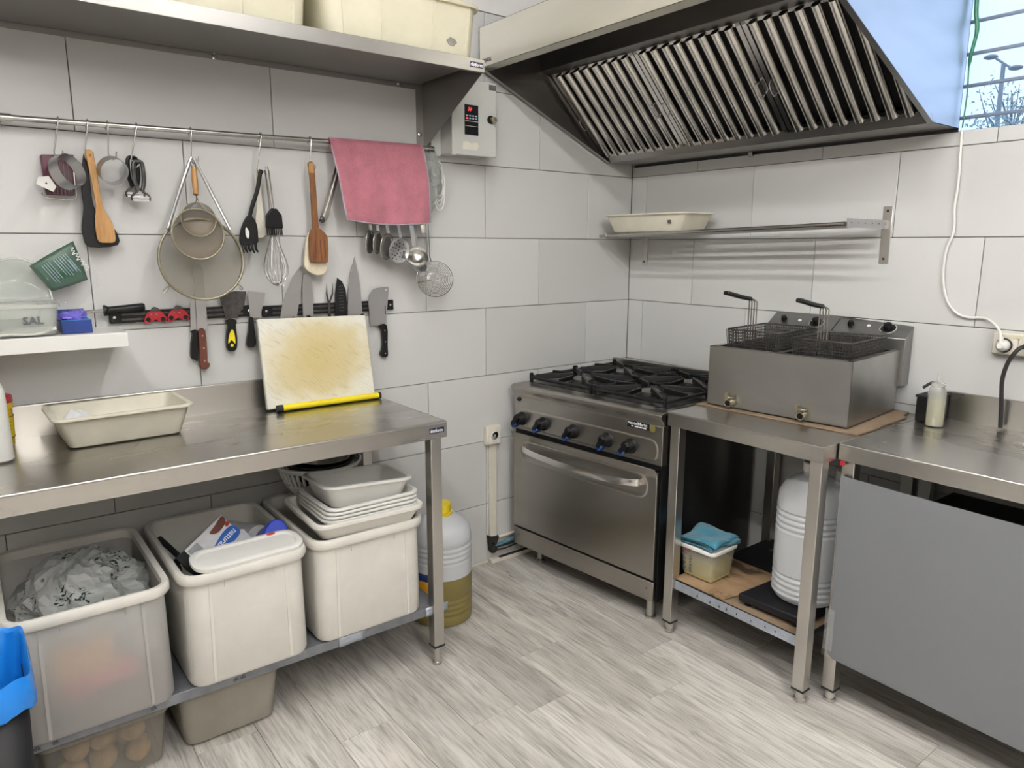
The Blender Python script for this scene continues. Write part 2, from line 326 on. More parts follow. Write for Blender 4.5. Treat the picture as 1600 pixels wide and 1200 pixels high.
def rr(cx, cy, w, d, r, z, n=5):
    """rounded rectangle loop"""
    r = min(r, w/2-1e-4, d/2-1e-4); P = []
    for qx, qy, a0 in ((1, 1, 0), (-1, 1, 90), (-1, -1, 180), (1, -1, 270)):
        for i in range(n):
            a = R(a0+90*i/(n-1)); P.append((cx+qx*(w/2-r)+r*math.cos(a), cy+qy*(d/2-r)+r*math.sin(a), z))
    return P
def tray(mb, w, d, h, r=.03, tap=.9, rim=.012, t=.004, rimh=.010, z0=0, cx=0, cy=0, tapd=None):
    td = tapd or tap; b = .012 if h > .05 else .006
    L = [rr(cx, cy, w*tap-2*b, d*td-2*b, r, z0), rr(cx, cy, w*tap-b*.5, d*td-b*.5, r, z0+b*.35), rr(cx, cy, w*tap, d*td, r, z0+b),
         rr(cx, cy, w, d, r, z0+h-rimh), rr(cx, cy, w+2*rim, d+2*rim, r+rim, z0+h-rimh),
         rr(cx, cy, w+2*rim, d+2*rim, r+rim, z0+h-.002), rr(cx, cy, w+2*rim-.004, d+2*rim-.004, r+rim-.002, z0+h),
         rr(cx, cy, w-2*t, d-2*t, r-t/2, z0+h), rr(cx, cy, w*tap-2*t, d*td-2*t, r-t/2, z0+b+t), rr(cx, cy, w*tap-2*t-2*b, d*td-2*t-2*b, r-t/2, z0+t)]
    return mb.loft(L)
def cat(pts, n=6, closed=False):
    P = [Vector(p) for p in pts]; m = len(P); out = []
    for i in range(m if closed else m-1):
        g = lambda k: P[k % m] if closed else P[max(0, min(m-1, k))]
        a, b, c, d = g(i-1), g(i), g(i+1), g(i+2)
        for k in range(n):
            t = k/n; out.append(.5*((2*b)+(c-a)*t+(2*a-5*b+4*c-d)*t*t+(3*b-a-3*c+d)*t**3))
    if not closed: out.append(P[-1])
    return out
def cat2(pts, n=4): return [(p.x, p.y) for p in cat([(a, b, 0) for a, b in pts], n, True)]
ORIG = {}
def tagit(o, label=None, category=None, group=None, kind=None):
    if label: o['label'] = label
    if category: o['category'] = category
    if group: o['group'] = group
    if kind: o['kind'] = kind
    return o
def meshobj(name, mb, mat, off=(0, 0, 0), smooth=True, bevel=0, seg=2, solid=0, ang=35):
    me = D.meshes.new(name); o0 = Vector(off)
    me.from_pydata([tuple(Vector(v)-o0) for v in mb.v], [], mb.f); me.update()
    import bmesh
    bm = bmesh.new(); bm.from_mesh(me); bmesh.ops.recalc_face_normals(bm, faces=bm.faces); bm.to_mesh(me); bm.free()
    if smooth:
        me.shade_smooth(); me.set_sharp_from_angle(angle=R(ang))
    me.materials.append(M[mat] if isinstance(mat, str) else mat)
    o = D.objects.new(name, me); COL.objects.link(o)
    if solid:
        md = o.modifiers.new('thickness', 'SOLIDIFY'); md.thickness = solid; md.offset = 0
    if bevel:
        md = o.modifiers.new('edge', 'BEVEL'); md.width = bevel; md.segments = seg; md.limit_method = 'ANGLE'; md.angle_limit = R(35); md.harden_normals = False
    return o
def thing(name, label, category, loc, rz=None, group=None, kind=None):
    """Empty at the base. rz None: parts are given in room coordinates; rz a number (degrees): in the thing's own"""
    o = D.objects.new(name, None); COL.objects.link(o); o.location = loc; o.empty_display_size = .05
    if rz is not None: o.rotation_euler = (0, 0, R(rz))
    ORIG[o.name] = Vector(loc) if rz is None else Vector((0, 0, 0))
    return tagit(o, label, category, group, kind)
def part(name, mb, mat, parent, label=None, **kw):
    off = ORIG[parent.name]; o = meshobj(name, mb, mat, off, **kw); o.parent = parent; ORIG[o.name] = off
    if label: o['label'] = label
    return o
def single(name, mb, mat, label, category, loc, group=None, kind=None, rz=None, **kw):
    o = meshobj(name, mb, mat, loc if rz is None else (0, 0, 0), **kw); o.location = loc
    if rz is not None: o.rotation_euler = (0, 0, R(rz))
    ORIG[o.name] = Vector(loc) if rz is None else Vector((0, 0, 0))
    return tagit(o, label, category, group, kind)
def clone(o, parent, shift=(0, 0, 0)):
    c = o.copy(); COL.objects.link(c); c.parent = parent; c.location = o.location+Vector(shift); ORIG[c.name] = ORIG.get(o.name, Vector((0, 0, 0)))
    return c
def rclone(o, loc, label=None, rz=None):
    c = o.copy(); COL.objects.link(c); c.location = loc
    if rz is not None: c.rotation_euler = (0, 0, R(rz))
    if label: c['label'] = label
    for ch in [k for k in o.children]:
        d = ch.copy(); COL.objects.link(d); d.parent = c
        for g in ch.children:
            e = g.copy(); COL.objects.link(e); e.parent = d
    return c
def text(name, body, size, mat, parent, origin, xd, yd, thick=.0004, label=None, bold=0, align='LEFT', sx=1):
    cu = D.curves.new(name, 'FONT'); cu.body = body; cu.size = size; cu.extrude = thick; cu.align_x = align; cu.offset = bold; cu.resolution_u = 2
    to = D.objects.new(name+'_tmp', cu); COL.objects.link(to)
    dg = bpy.context.evaluated_depsgraph_get(); me = D.meshes.new_from_object(to.evaluated_get(dg)); D.objects.remove(to); D.curves.remove(cu)
    xd = Vector(xd).normalized(); yd = Vector(yd).normalized(); zd = xd.cross(yd)
    off = ORIG[parent.name]; og = Vector(origin)-off
    for v in me.vertices: v.co = og+xd*v.co.x*sx+yd*v.co.y+zd*v.co.z
    me.materials.clear(); me.materials.append(M[mat]); me.name = name
    o = D.objects.new(name, me); COL.objects.link(o); o.parent = parent; ORIG[o.name] = off
    if label: o['label'] = label
    return o
def wavy(p, s, a): return a*noise.noise(Vector(p)*s)

# ================================================================== the room
X0, Y0, ZC = -4.4, -5.0, 2.75
TW, TH = .5985, .30
LV = [2.3886-.3*k for k in range(8)]+[0.0]          # course heights from the top down
GAP = .0013
def tile_obj(wall, side, a0, a1, z0, z1, first={}):
    """one tile; side 'A' lies in y=0, side 'B' in x=0; alike tiles share a mesh"""
    key = (side, round(a1-a0, 3), round(z1-z0, 3))
    w, h = (a1-a0)/2-GAP, (z1-z0)/2-GAP; c = ((a0+a1)/2, (z0+z1)/2); e = .0012
    if key not in first:
        mb = MB()
        q = [(-w, -h), (w, -h), (w, h), (-w, h)]; k = [(x-math.copysign(e, x), z-math.copysign(e, z)) for x, z in q]
        P = lambda p, d: (p[0], d, p[1]) if side == 'A' else (d, p[0], p[1])
        mb.loft([[P(p, .008) for p in q], [P(p, .0012) for p in q], [P(p, 0) for p in k]])
        o = meshobj('tile', mb, 'tile', smooth=False); first[key] = o.data
    else:
        o = D.objects.new('tile', first[key]); COL.objects.link(o)
    o.parent = wall; o.location = (c[0], 0, c[1]) if side == 'A' else (0, c[0], c[1])
def course(wall, side, z0, z1, joints, lo, hi):
    xs = [lo]+sorted(j for j in joints if lo+.01 < j < hi-.01)+[hi]
    for a, b in zip(xs, xs[1:]): tile_obj(wall, side, a, b, z0, z1)

wa = single('wall_left', MB().box(X0, .2, .007, .2, 0, ZC), 'grout', 'long white tiled kitchen wall with hanging rail and knife strip', None, (0, 0, 0), kind='structure')
wb = single('wall_right', MB().box(.007, .2, Y0, .007, 0, 1.838).box(.007, .2, -1.20, .007, 1.838, ZC)
            .box(.007, .2, Y0, -2.75, 1.838, ZC).box(.007, .2, -2.75, -1.20, 2.55, ZC), 'grout', 'white tiled wall behind the stove and fryer', None, (0, 0, 0), kind='structure')
LOX = -3.3
for i in range(8):
    z1, z0 = LV[i], LV[i+1]; typ = i % 2               # course 0 (top): type 0 like course 2
    ja = [-(.2952+TW*k) if typ == 0 else -(.5941-TW+TW*k) for k in range(-1, 8)]
    if i < 7: course(wa, 'A', z0, z1, ja, LOX, -.0005)
    else:                                              # bottom course leaves the broken corner open
        course(wa, 'A', z0, z1, ja, LOX, -.895); course(wa, 'A', .105, z1, ja, -.895, -.0005)
        course(wa, 'A', z0, .105, ja, -.52, -.0005)
    jb = [-(.0975+TW*k) if typ == 0 else -(.3989-TW+TW*k) for k in range(-1, 8)]
    if z0 > 1.9: course(wb, 'B', z0, z1, jb, -1.20, -.0005)
    elif z1 > 1.9:
        course(wb, 'B', 1.838, z1, jb, -1.20, -.0005); course(wb, 'B', z0, 1.838, jb, -3.2, -.0005)
    else: course(wb, 'B', z0, z1, jb, -3.2, -.0005)
part('plaster_patch', MB().box(-.895, -.52, .004, .012, 0, .105), 'plaster', wa, label='bare plaster patch where a tile is broken away')
part('upper_paint', MB().box(X0, 0, 0, .007, LV[0]+.002, ZC), 'paint', wa)
part('plain_paint', MB().box(X0, LOX, 0, .007, 0, LV[0]), 'paint', wa)
part('upper_paint', MB().box(0, .007, -1.20, 0, LV[0]+.002, ZC), 'paint', wb)
single('wall_rear', MB().box(X0, .2, Y0-.1, Y0, 0, ZC), 'beige', 'plain wall behind the viewer', None, (0, Y0, 0), kind='structure')
single('wall_side', MB().box(X0-.1, X0, Y0, .2, 0, ZC), 'beige', 'plain wall beyond the left end of the table', None, (X0, 0, 0), kind='structure')
single('ceiling', MB().box(X0-.1, .2, Y0-.1, .2, ZC, ZC+.1), 'ceil', 'white ceiling', None, (0, 0, ZC), kind='structure')

fl = single('floor', MB().box(X0-.1, .2, Y0-.1, .2, -.1, -.0045), 'plank', 'grey oak vinyl plank floor', None, (0, 0, 0), kind='structure')
PW, PL = .177, 1.22
ends = {0: -.718, -1: -.982, -2: -.927, 1: -1.167, 2: -.97, -4: -.75, -3: -1.16, 3: -.62, -5: -1.05, -6: -.55, 4: -1.2, 5: -.8, -7: -.9, -8: -.4, 6: -.5}
shared = {}
for k in range(-10, 8):
    xa = -1.258+PW*k; xb = min(xa+PW, -.002)
    if xa > -.01: continue
    ys = [ends.get(k, -.3*(k % 4)-.2)+PL*j for j in range(-3, 3)]
    ys = [-2.9]+[y for y in ys if -2.85 < y < -.05]+[-.002]
    for a, b in zip(ys, ys[1:]):
        key = (round(xb-xa, 3), round(b-a, 3)); g = .0006; e = .0008
        hw, hl = (xb-xa)/2-g, (b-a)/2-g
        if key not in shared:
            o = meshobj('plank', MB().loft([[(-hw, -hl, -.0044), (hw, -hl, -.0044), (hw, hl, -.0044), (-hw, hl, -.0044)],
                [(-hw, -hl, -e), (hw, -hl, -e), (hw, hl, -e), (-hw, hl, -e)],
                [(-hw+e, -hl+e, 0), (hw-e, -hl+e, 0), (hw-e, hl-e, 0), (-hw+e, hl-e, 0)]]), 'plank', smooth=False)
            shared[key] = o.data
        else:
            o = D.objects.new('plank', shared[key]); COL.objects.link(o)
        o.parent = fl; o.location = ((xa+xb)/2, (a+b)/2, 0)

# window with its bars, and what is seen through it
wn = thing('window_1', 'barred window at the right end of the hood', None, (.05, -2.1, 1.838), kind='structure')
part('frame', MB().box(.03, .09, -2.75, -1.20, 1.790, 1.8385).box(.03, .09, -2.75, -1.20, 2.51, 2.55).box(.03, .09, -2.75, -2.70, 1.8385, 2.51).box(.03, .09, -1.24, -1.20, 1.8385, 2.51), 'white', wn)
part('pane', MB().box(.055, .059, -2.70, -1.24, 1.8385, 2.51), 'glass', wn)
for z in (1.902, 2.007, 2.112, 2.217, 2.322, 2.427):
    part('bar', MB().tube([(.16, -2.75, z), (.16, -1.15, z)], .0065, 10), 'bargrey', wn)
single('ground_outside', MB().box(.3, 60, -30, 40, -.3, -.05), 'asphalt', 'ground outside the window', None, (10, 0, -.05), kind='structure')
sl = thing('street_lamp', 'double-headed street lamp seen through the barred window', 'street lamp', (14, 3.5, -.05))
part('pole', MB().tube([(14, 3.42, -.05), (14, 3.5, 4.98)], [.07, .04], 8), 'lampgrey', sl)
part('arm', MB().tube([(14, 3.66, 5.11), (14, 3.5, 4.98), (14, 3.36, 4.87)], .022, 6), 'lampgrey', sl)
for y, z in ((3.74, 5.14), (3.28, 4.86)):
    part('lamp_head', MB().blob((14, y, z), (.12, .13, .045), 10, 6), 'lampgrey', sl)
def tree(name, label, x, y, zb, zt, spread, nb, nl):
    t = thing(name, label, 'tree', (x, y, -.05)); mb = MB(); tips = []
    mb.tube([(x, y, -.05), (x+.05, y+.05, zb), (x, y-.05, zb+(zt-zb)*.5)], [.14, .09, .04], 6)
    for i in range(nb):
        z = zb+(zt-zb)*random.random()*.6; a = random.uniform(0, 2*PI); l = spread*random.uniform(.5, 1)
        e = (x+l*math.cos(a)*.6, y+l*math.sin(a), z+(zt-z)*random.uniform(.4, 1))
        mb.tube([(x, y, z), (x+(e[0]-x)*.5, y+(e[1]-y)*.45, (z+e[2])/2+.05), e], [.028, .018, .006], 5); tips.append(e)
    part('branches', mb, 'bark', t)
    lf = MB()
    for i in range(nl):
        e = random.choice(tips); c = Vector(e)+Vector([random.gauss(0, .16) for _ in range(3)])-Vector((0, 0, random.random()*.25))
        u = Vector([random.gauss(0, 1) for _ in range(3)]).normalized()*.045; v = u.orthogonal().normalized()*.03
        lf.add([c-u, c+v, c+u, c-v], [(0, 1, 2, 3)])
    tagit(part('foliage', lf, 'leaf', t, smooth=False), kind='stuff')
tree('leafy_tree', 'leafy tree low in the barred window beside the lamp post', 13.2, 2.75, 2.2, 3.95, .75, 34, 1500)
tree('sparse_tree', 'bare-branched tree rising around the street lamp pole', 15.5, 3.75, 2.4, 4.9, .8, 22, 260)

# broken corner by the stove: trunking, pipes, skirting
ct = thing('cable_conduit', 'worn cream cable trunking running down from the wall socket', 'conduit', (-.865, 0, .05))
part('duct', MB().box(-.885, -.845, -.014, 0, .105, .60), 'ivory', ct, bevel=.003)
part('end_stain', MB().prism([(-.895, .135), (-.885, .06), (-.87, .10), (-.855, .07), (-.835, .112), (-.838, .125), (-.87, .128)], 'y', -.0155, .002), 'dirt', ct)
so = thing('wall_socket', 'ivory surface-mounted socket on the wall between table and stove', 'socket', (-.872, 0, .565))
part('back_box', MB().box(-.911, -.833, -.030, 0, .572, .662), 'ivory', so, bevel=.006)
part('plate', MB().box(-.905, -.839, -.036, -.029, .578, .656), 'ivory', so, bevel=.003)
rotx = Matrix.Rotation(R(90), 4, 'X')
part('socket_ring', MB().lathe([(.0225, 0), (.0235, .006), (.019, .006), (.018, -.004)], 24, (-.872, -.036, .617), rotx), 'white', so)
part('pin_holes', MB().lathe([(.003, 0), (.003, .0035)], 8, (-.880, -.0335, .617), rotx).lathe([(.003, 0), (.003, .0035)], 8, (-.864, -.0335, .617), rotx), 'black', so)
pp = thing('pipe_run', 'blue and white conduits in the broken tile corner beside the stove', 'pipe', (-.70, -.01, .04))
part('blue_conduit', MB().tube(cat([(-.86, -.008, .075), (-.78, -.012, .085), (-.66, -.012, .098), (-.53, -.012, .100)]), .009, 8), 'pipeblue', pp)
part('white_conduit', MB().tube([(-.83, -.006, .113), (-.52, -.006, .120)], .007, 8), 'ivory', pp)
part('black_cable', MB().tube(cat([(-.89, -.008, .085), (-.82, -.014, .070), (-.70, -.014, .072), (-.55, -.014, .080)]), .005, 6), 'rubber', pp)
part('black_cable', MB().tube(cat([(-.885, -.008, .060), (-.80, -.014, .052), (-.70, -.014, .060), (-.55, -.014, .066)]), .004, 6), 'rubber', pp)
part('junction', MB().blob((-.862, -.010, .062), (.022, .014, .02), 10, 7), 'dirt', pp)
sk = single('trim_1', MB().box(-.885, -.50, -.030, -.001, 0, .020), 'ivory', 'dirty cream skirting strip in the corner by the stove', None, (-.7, -.015, 0), kind='structure', bevel=.003)
part('grime', MB().box(-.84, -.51, -.031, -.012, .0195, .0215), 'dirt', sk)
single('trim_2', MB().box(-1.50, -.89, -.006, -.0005, 0, .012), 'ivory', 'thin cream floor edging along the tiled wall', None, (-1.2, 0, 0), kind='structure', bevel=.002)

# ================================================================== left wall: long table, shelf, cabinet
def leg_feet(t, x, y, z1, w=.040, foot=.078, mat='stz', fr=.016):
    l = part('leg', MB().box(x-w/2, x+w/2, y-w/2, y+w/2, foot, z1), mat, t, bevel=.002)
    part('foot', MB().lathe([(fr*.8, 0), (fr, .003), (fr, .012), (fr*.82, .014), (fr*.82, foot+.004)], 16, (x, y, 0)), 'stz', l)
    part('foot_collar', MB().box(x-w/2-.001, x+w/2+.001, y-w/2-.001, y+w/2+.001, foot-.006, foot+.001), 'rubber', l)
    return l
lt = thing('work_table', 'long stainless work table with white tubs on its lower shelf', 'table', (-2.3, -.3, 0))
TZ = .886
part('table_top', MB().box(-3.25, -1.480, -.600, -.030, TZ-.002, TZ).box(-3.25, -1.480, -.600, -.5985, TZ-.055, TZ-.001).box(-1.4815, -1.480, -.600, -.030, TZ-.055, TZ-.001)
     .box(-3.25, -1.480, -.599, -.585, TZ-.055, TZ-.0535).box(-3.25, -1.50, -.585, -.04, TZ-.03, TZ-.004), 'top', lt, bevel=.0007, seg=2)
part('rolled_edge', MB().tube([(-3.25, -.5975, TZ-.0035), (-1.4815, -.5975, TZ-.0035)], .0042, 12).tube([(-1.4825, -.5975, TZ-.0035), (-1.4825, -.03, TZ-.0035)], .0042, 12), 'top', lt)
part('upstand', MB().box(-3.25, -1.480, -.030, -.014, TZ-.03, TZ+.100), 'top', lt, bevel=.003)
for x, y in ((-1.517, -.571), (-1.517, -.055), (-3.2, -.571), (-3.2, -.055)): leg_feet(lt, x, y, TZ-.05)
part('lower_shelf', MB().box(-3.22, -1.500, -.570, -.06, .222, .225).box(-3.22, -1.500, -.572, -.569, .195, .225).box(-1.503, -1.5, -.57, -.06, .195, .225), 'shelfgrey', lt, bevel=.001)
for x in (-1.88, -1.56):
    part('film_scrap', MB().grid(lambda u, v: (x+.09*u, -.5735-.002*math.sin(9*u+5*v), .194+.031*v), 6, 3), 'shelfblue', lt, solid=.001)
for x0 in (-2.70, -2.66, -2.43, -2.21, -2.19):
    text('film_print', 'dk', .017, 'navy', lt, (x0, -.5727, .203), (1, 0, -.03), (0, 0, 1))
lab = part('brand_label', MB().box(-1.547, -1.492, -.6015, -.5995, TZ-.036, TZ-.018), 'navy', lt)
text('lettering', 'distform', .0165, 'letter', lab, (-1.5455, -.6016, TZ-.0325), (1, 0, 0), (0, 0, 1), bold=.0003, sx=.86)

us = thing('upper_shelf', 'stainless wall shelf on triangular brackets above the hanging rail', 'shelf', (-2.1, -.2, 2.04))
part('deck', MB().box(-3.25, -1.190, -.415, 0, 2.082, 2.0845).box(-3.25, -1.190, -.4165, -.415, 2.043, 2.0845).box(-3.25, -1.19, -.415, -.40, 2.043, 2.0445), 'shelfst', us, bevel=.0015)
part('wall_flange', MB().box(-3.25, -1.215, -.006, -.001, 2.050, 2.082), 'shelfst', us)
part('stiffener', MB().box(-3.25, -1.22, -.33, -.012, 2.066, 2.081), 'shelfst', us)
for x in (-1.192, -3.05):
    br = part('bracket', MB().prism([(-.002, 1.835), (-.002, 2.08), (-.412, 2.08), (-.412, 2.046), (-.012, 1.832)], 'x', x-.0018, x).box(x-.032, x, -.004, -.001, 1.836, 2.08), 'shelfst', us)
    part('bolt', MB().lathe([(.009, 0), (.009, .002), (.005, .004)], 12, (x-.017, -.003, 1.885), rotx), 'wire', br)
for z in (2.071, 2.056):
    part('bolt', MB().lathe([(.008, 0), (.008, .002), (.0045, .005)], 12, (-1.975, -.006 if z < 2.06 else -.012, z), rotx), 'wire', us)
part('bolt', MB().lathe([(.008, 0), (.008, .002), (.0045, .005)], 12, (-1.30, -.006, 2.062), rotx), 'wire', us)
lab = part('brand_label', MB().box(-1.250, -1.196, -.4180, -.4164, 2.055, 2.073), 'navy', us)
text('lettering', 'distform', .0165, 'letter', lab, (-1.2487, -.4182, 2.0585), (1, 0, 0), (0, 0, 1), bold=.0003, sx=.86)

def shelf_bin(name, label, x0, x1, y0, y1, z0, h, mat):
    t = thing(name, label, 'bin', ((x0+x1)/2, (y0+y1)/2, z0), 0); w, d = x1-x0, y1-y0
    mb = MB(); k = .95
    mb.loft([rr(0, 0, w*k-.02, d*k-.02, .04, 0), rr(0, 0, w*k, d*k, .05, .008), rr(0, 0, w, d, .05, h), rr(0, 0, w-.008, d-.008, .046, h), rr(0, 0, w*k-.008, d*k-.008, .046, .012), rr(0, 0, w*k-.02, d*k-.02, .04, .005)])
    part('body', mb, mat, t)
    part('rim', MB().loft([rr(0, 0, w-.001, d-.001, .05, h-.012), rr(0, 0, w+.024, d+.024, .06, h-.012), rr(0, 0, w+.026, d+.026, .06, h-.002), rr(0, 0, w+.020, d+.020, .06, h+.002), rr(0, 0, w-.008, d-.008, .046, h+.002), rr(0, 0, w-.008, d-.008, .046, h-.006)], closed=True), mat, t)
    for fx in (-.40, -.16, .18, .42):
        part('rib', MB().prism([(fx*w*k-.004, -d*k/2-.002), (fx*w*k+.004, -d*k/2-.002), (fx*w*k+.004, -d*k/2+.012), (fx*w*k-.004, -d*k/2+.012)], 'z', .012, .05).loft(
            [[(fx*w*k-.004, -d*k/2-.003, .01), (fx*w*k+.004, -d*k/2-.003, .01), (fx*w*k+.004, -d*k/2+.006, .01), (fx*w*k-.004, -d*k/2+.006, .01)],
             [(fx*w-.004, -d/2-.003, h-.012), (fx*w+.004, -d/2-.003, h-.012), (fx*w+.004, -d/2+.006, h-.012), (fx*w-.004, -d/2+.006, h-.012)]]), mat, t)
    return t
b = shelf_bin('storage_bin', 'yellowish storage bin at the bracket end of the steel wall shelf', -1.755, -1.185, -.385, -.03, 2.0850, .178, 'yellowed')
part('scuff', MB().prism([(.15, .050), (.165, .062), (.185, .058), (.192, .048), (.180, .036), (.162, .038)], 'y', -.1725, -.168), 'cap', b)
shelf_bin('storage_bin', 'taller cream storage bin further along the wall shelf, next to the yellowish bin', -2.40, -1.785, -.375, -.02, 2.0850, .245, 'yellowed')
single('green_packet', MB().box(-1.335, -1.285, -.30, -.27, 2.093, 2.312), 'green', 'dark green packet poking out of the yellowish bin on the shelf', 'packet', (-1.31, -.285, 2.093), bevel=.003)

cb = thing('control_cabinet', 'pale grey wall cabinet with digital display beside the shelf bracket', 'control box', (-1.03, -.06, 1.808))
part('body', MB().box(-1.130, -.928, -.112, -.001, 1.812, 2.085), 'boxgrey', cb, bevel=.006)
part('mounting_plate', MB().box(-1.175, -1.130, -.03, -.001, 1.806, 2.08), 'boxgrey', cb, bevel=.002)
dr = part('door', MB().box(-1.135, -.923, -.122, -.113, 1.806, 2.092), 'boxgrey', cb, bevel=.004)
sc = part('display', MB().box(-1.078, -1.014, -.1245, -.1215, 1.884, 1.996), 'screen', dr)
for x in (-1.0605, -1.0515):
    part('led_digit', MB().box(x, x+.006, -.1252, -.1244, 1.984, 1.9855).box(x+.0048, x+.006, -.1252, -.1244, 1.9785, 1.985).box(x, x+.006, -.1252, -.1244, 1.9775, 1.979).box(x, x+.0012, -.1252, -.1244, 1.972, 1.979), 'led', sc)
for i in range(4):
    for j in range(2):
        part('key', MB().box(-1.072+.0145*i, -1.063+.0145*i, -.1252, -.1244, 1.953-.010*j, 1.958-.010*j), 'led' if (j and not i) else 'cyan', sc)
part('groove', MB().box(-1.076, -1.016, -.1250, -.1244, 1.934, 1.936).box(-1.076, -1.016, -.1250, -.1244, 1.916, 1.9175), 'boxgrey', sc)
kn = part('lock', MB().lathe([(.016, 0), (.016, .004), (.010, .005)], 20, (-.953, -.1215, 1.950), rotx), 'black', dr)
part('lock_knob', MB().prism([(-.9615, 1.957), (-.945, 1.959), (-.934, 1.947), (-.944, 1.937), (-.957, 1.944)], 'y', -.148, -.124), 'brass', kn, bevel=.002)
part('rating_plate', MB().box(-.960, -.926, -.1232, -.1218, 2.062, 2.082), 'cap', dr)
part('peeled_sticker', MB().prism([(-1.088, 1.828), (-1.02, 1.828), (-1.012, 1.842), (-1.018, 1.858), (-1.050, 1.853), (-1.068, 1.860), (-1.086, 1.856)], 'y', -.1230, -.1218), 'ivory', dr)
part('corner_clip', MB().box(-1.137, -1.120, -.1245, -.110, 1.804, 1.822), 'boxgrey', cb)

# white box shelf with its things
ws = single('box_shelf', MB().box(-3.2, -2.335, -.205, -.001, 1.160, 1.203), 'white', 'thick white wall shelf carrying the salt box', 'shelf', (-2.7, -.1, 1.16), bevel=.002)
sb = thing('salt_box', 'clear plastic salt box with open lid on the white shelf', 'food container', (-2.585, -.125, 1.204), 0)
part('box', tray(MB(), .168, .145, .088, .022, .93, .004, .002, .006), 'clear', sb)
part('rim', MB().loft([rr(0, 0, .168, .145, .022, .080), rr(0, 0, .180, .157, .028, .080), rr(0, 0, .180, .157, .028, .089), rr(0, 0, .166, .143, .021, .089)], closed=True), 'clearb', sb)
part('salt', MB().grid(lambda u, v: (-.074+.148*u, -.064+.128*v, .006+.012*(u**2)+.004*math.sin(7*u+5*v)), 14, 12), 'salt', sb, solid=.006)
part('inner_cup', tray(MB(), .115, .085, .04, .012, .95, .003, .002, .004, .046, -.01, .02), 'clearb', sb)
dm = MB()
def dome(u, v):
    x = -.084+.168*u; zz = v; arch = math.sin(PI*min(1, max(0, u)))**.45
    return (x*(1-.12*v), .070+.030*math.sin(PI*v)*arch+.012*v-.03*math.sin(PI*v*.5)*0, .095+.118*v*(.55+.45*arch))
dm.grid(dome, 16, 10)
part('lid', dm, 'clear', sb, solid=.002)
part('lid_edge', MB().tube(cat([dome(0, 0), dome(0, .5), dome(0, 1)]+[dome(i/10, 1) for i in range(1, 10)]+[dome(1, 1), dome(1, .5), dome(1, 0)], 2), .0035, 6), 'clearb', sb)
part('hinge', MB().tube([(-.084, .073, .094), (.084, .073, .094)], .005, 8), 'clearb', sb)
text('lettering', 'SAL', .030, 'gletter', sb, (-.004, -.0722, .036), (1, 0, 0), (0, -.11, 1), bold=.0008)
single('spice_tub', MB().box(-2.715, -2.675, -.185, -.10, 1.204, 1.268), 'olivepack', 'small yellow-green tub at the edge of the frame beside the salt box', 'tub', (-2.7, -.14, 1.204), bevel=.006)
gb = thing('glove_box', 'blue carton of purple gloves on the end of the white shelf', 'carton', (-2.455, -.10, 1.204), 0)
part('carton', MB().box(-.040, .036, -.062, .085, 0, .038), 'bluebox', gb, bevel=.001)
part('top_print', MB().box(-.0395, .0355, -.0615, .0845, .038, .0386), 'lblue', gb)
part('gold_mark', MB().box(.006, .030, .055, .080, .0386, .056), 'olivepack', gb)
part('raised_flap', MB().box(-.038, .0345, .080, .084, .038, .060), 'bluebox', gb)
part('glove', MB().blob((-.012, -.01, .043), (.034, .040, .017), 20, 12, lambda d: 1+.45*noise.noise(d*3.1)), 'glove', gb)
part('glove', MB().blob((.014, .012, .046), (.020, .024, .016), 16, 10, lambda d: 1+.5*noise.noise(d*3.5+Vector((4, 1, 2)))), 'glove', gb)
# green pack in a crinkled clear bag, leaning on the wall above the salt box
pk = thing('green_pack', 'green printed pack in crinkly clear film leaning behind the salt box', 'packet', (-2.47, -.05, 1.205))
GP = [(-2.548, 1.395), (-2.432, 1.467), (-2.405, 1.353), (-2.500, 1.322)]
def quad(P, u, v, y): 
    a = [P[0][i]+(P[1][i]-P[0][i])*u for i in (0, 1)]; b_ = [P[3][i]+(P[2][i]-P[3][i])*u for i in (0, 1)]
    return (a[0]+(b_[0]-a[0])*v, y, a[1]+(b_[1]-a[1])*v)
part('pack', MB().grid(lambda u, v: quad(GP, u, v, -.050-.010*math.sin(PI*u)*math.sin(PI*v)), 8, 8), 'green', pk, solid=.014)
FP = [(-2.560, 1.400), (-2.425, 1.492), (-2.368, 1.345), (-2.500, 1.205)]
part('film_bag', MB().grid(lambda u, v: tuple(Vector(quad(FP, u, v, -.066))+Vector((.006*noise.noise(Vector((u*9, v*9, 1))), .010*noise.noise(Vector((u*14, v*14, 3))), .008*noise.noise(Vector((u*11, v*11, 7)))))), 30, 26), 'crinkle', pk, smooth=False)
gx = Vector((GP[3][0]-GP[0][0], 0, GP[3][1]-GP[0][1])).normalized(); gy = Vector((-gx.z, 0, gx.x))*-1
gv = Vector((.86, 0, .51))
def pline(o, d, l, h):
    o = Vector(o); d = Vector(d).normalized()*l; n = Vector((d.z, 0, -d.x)).normalized()*h
    return [o, o+d, o+d+n, o+n]
for k in range(11):
    if k == 4: continue
    mb = MB(); q = pline((-2.520+.0062*k, -.0695, 1.396+.0034*k), gx, .058+.006*math.sin(k*2.1), -.0016); mb.add(q, [(0, 1, 2, 3)])
    part('print_line', mb, 'cyan', pk, smooth=False, solid=.0004)
for k, (dx, l, h) in enumerate(((0, .034, -.0022), (.006, .028, -.0018))):
    part('print_line', MB().add(pline((-2.452+dx, -.0698, 1.412), gx, l, h), [(0, 1, 2, 3)]), 'cyan', pk, smooth=False, solid=.0004)
part('script_logo', MB().tube([Vector((-2.442, -.0705, 1.446))+gx*(.075*i/40)+gv*(.006*math.sin(i*1.25)+.003*math.sin(i*.6)) for i in range(41)], .0012, 5), 'letter', pk)

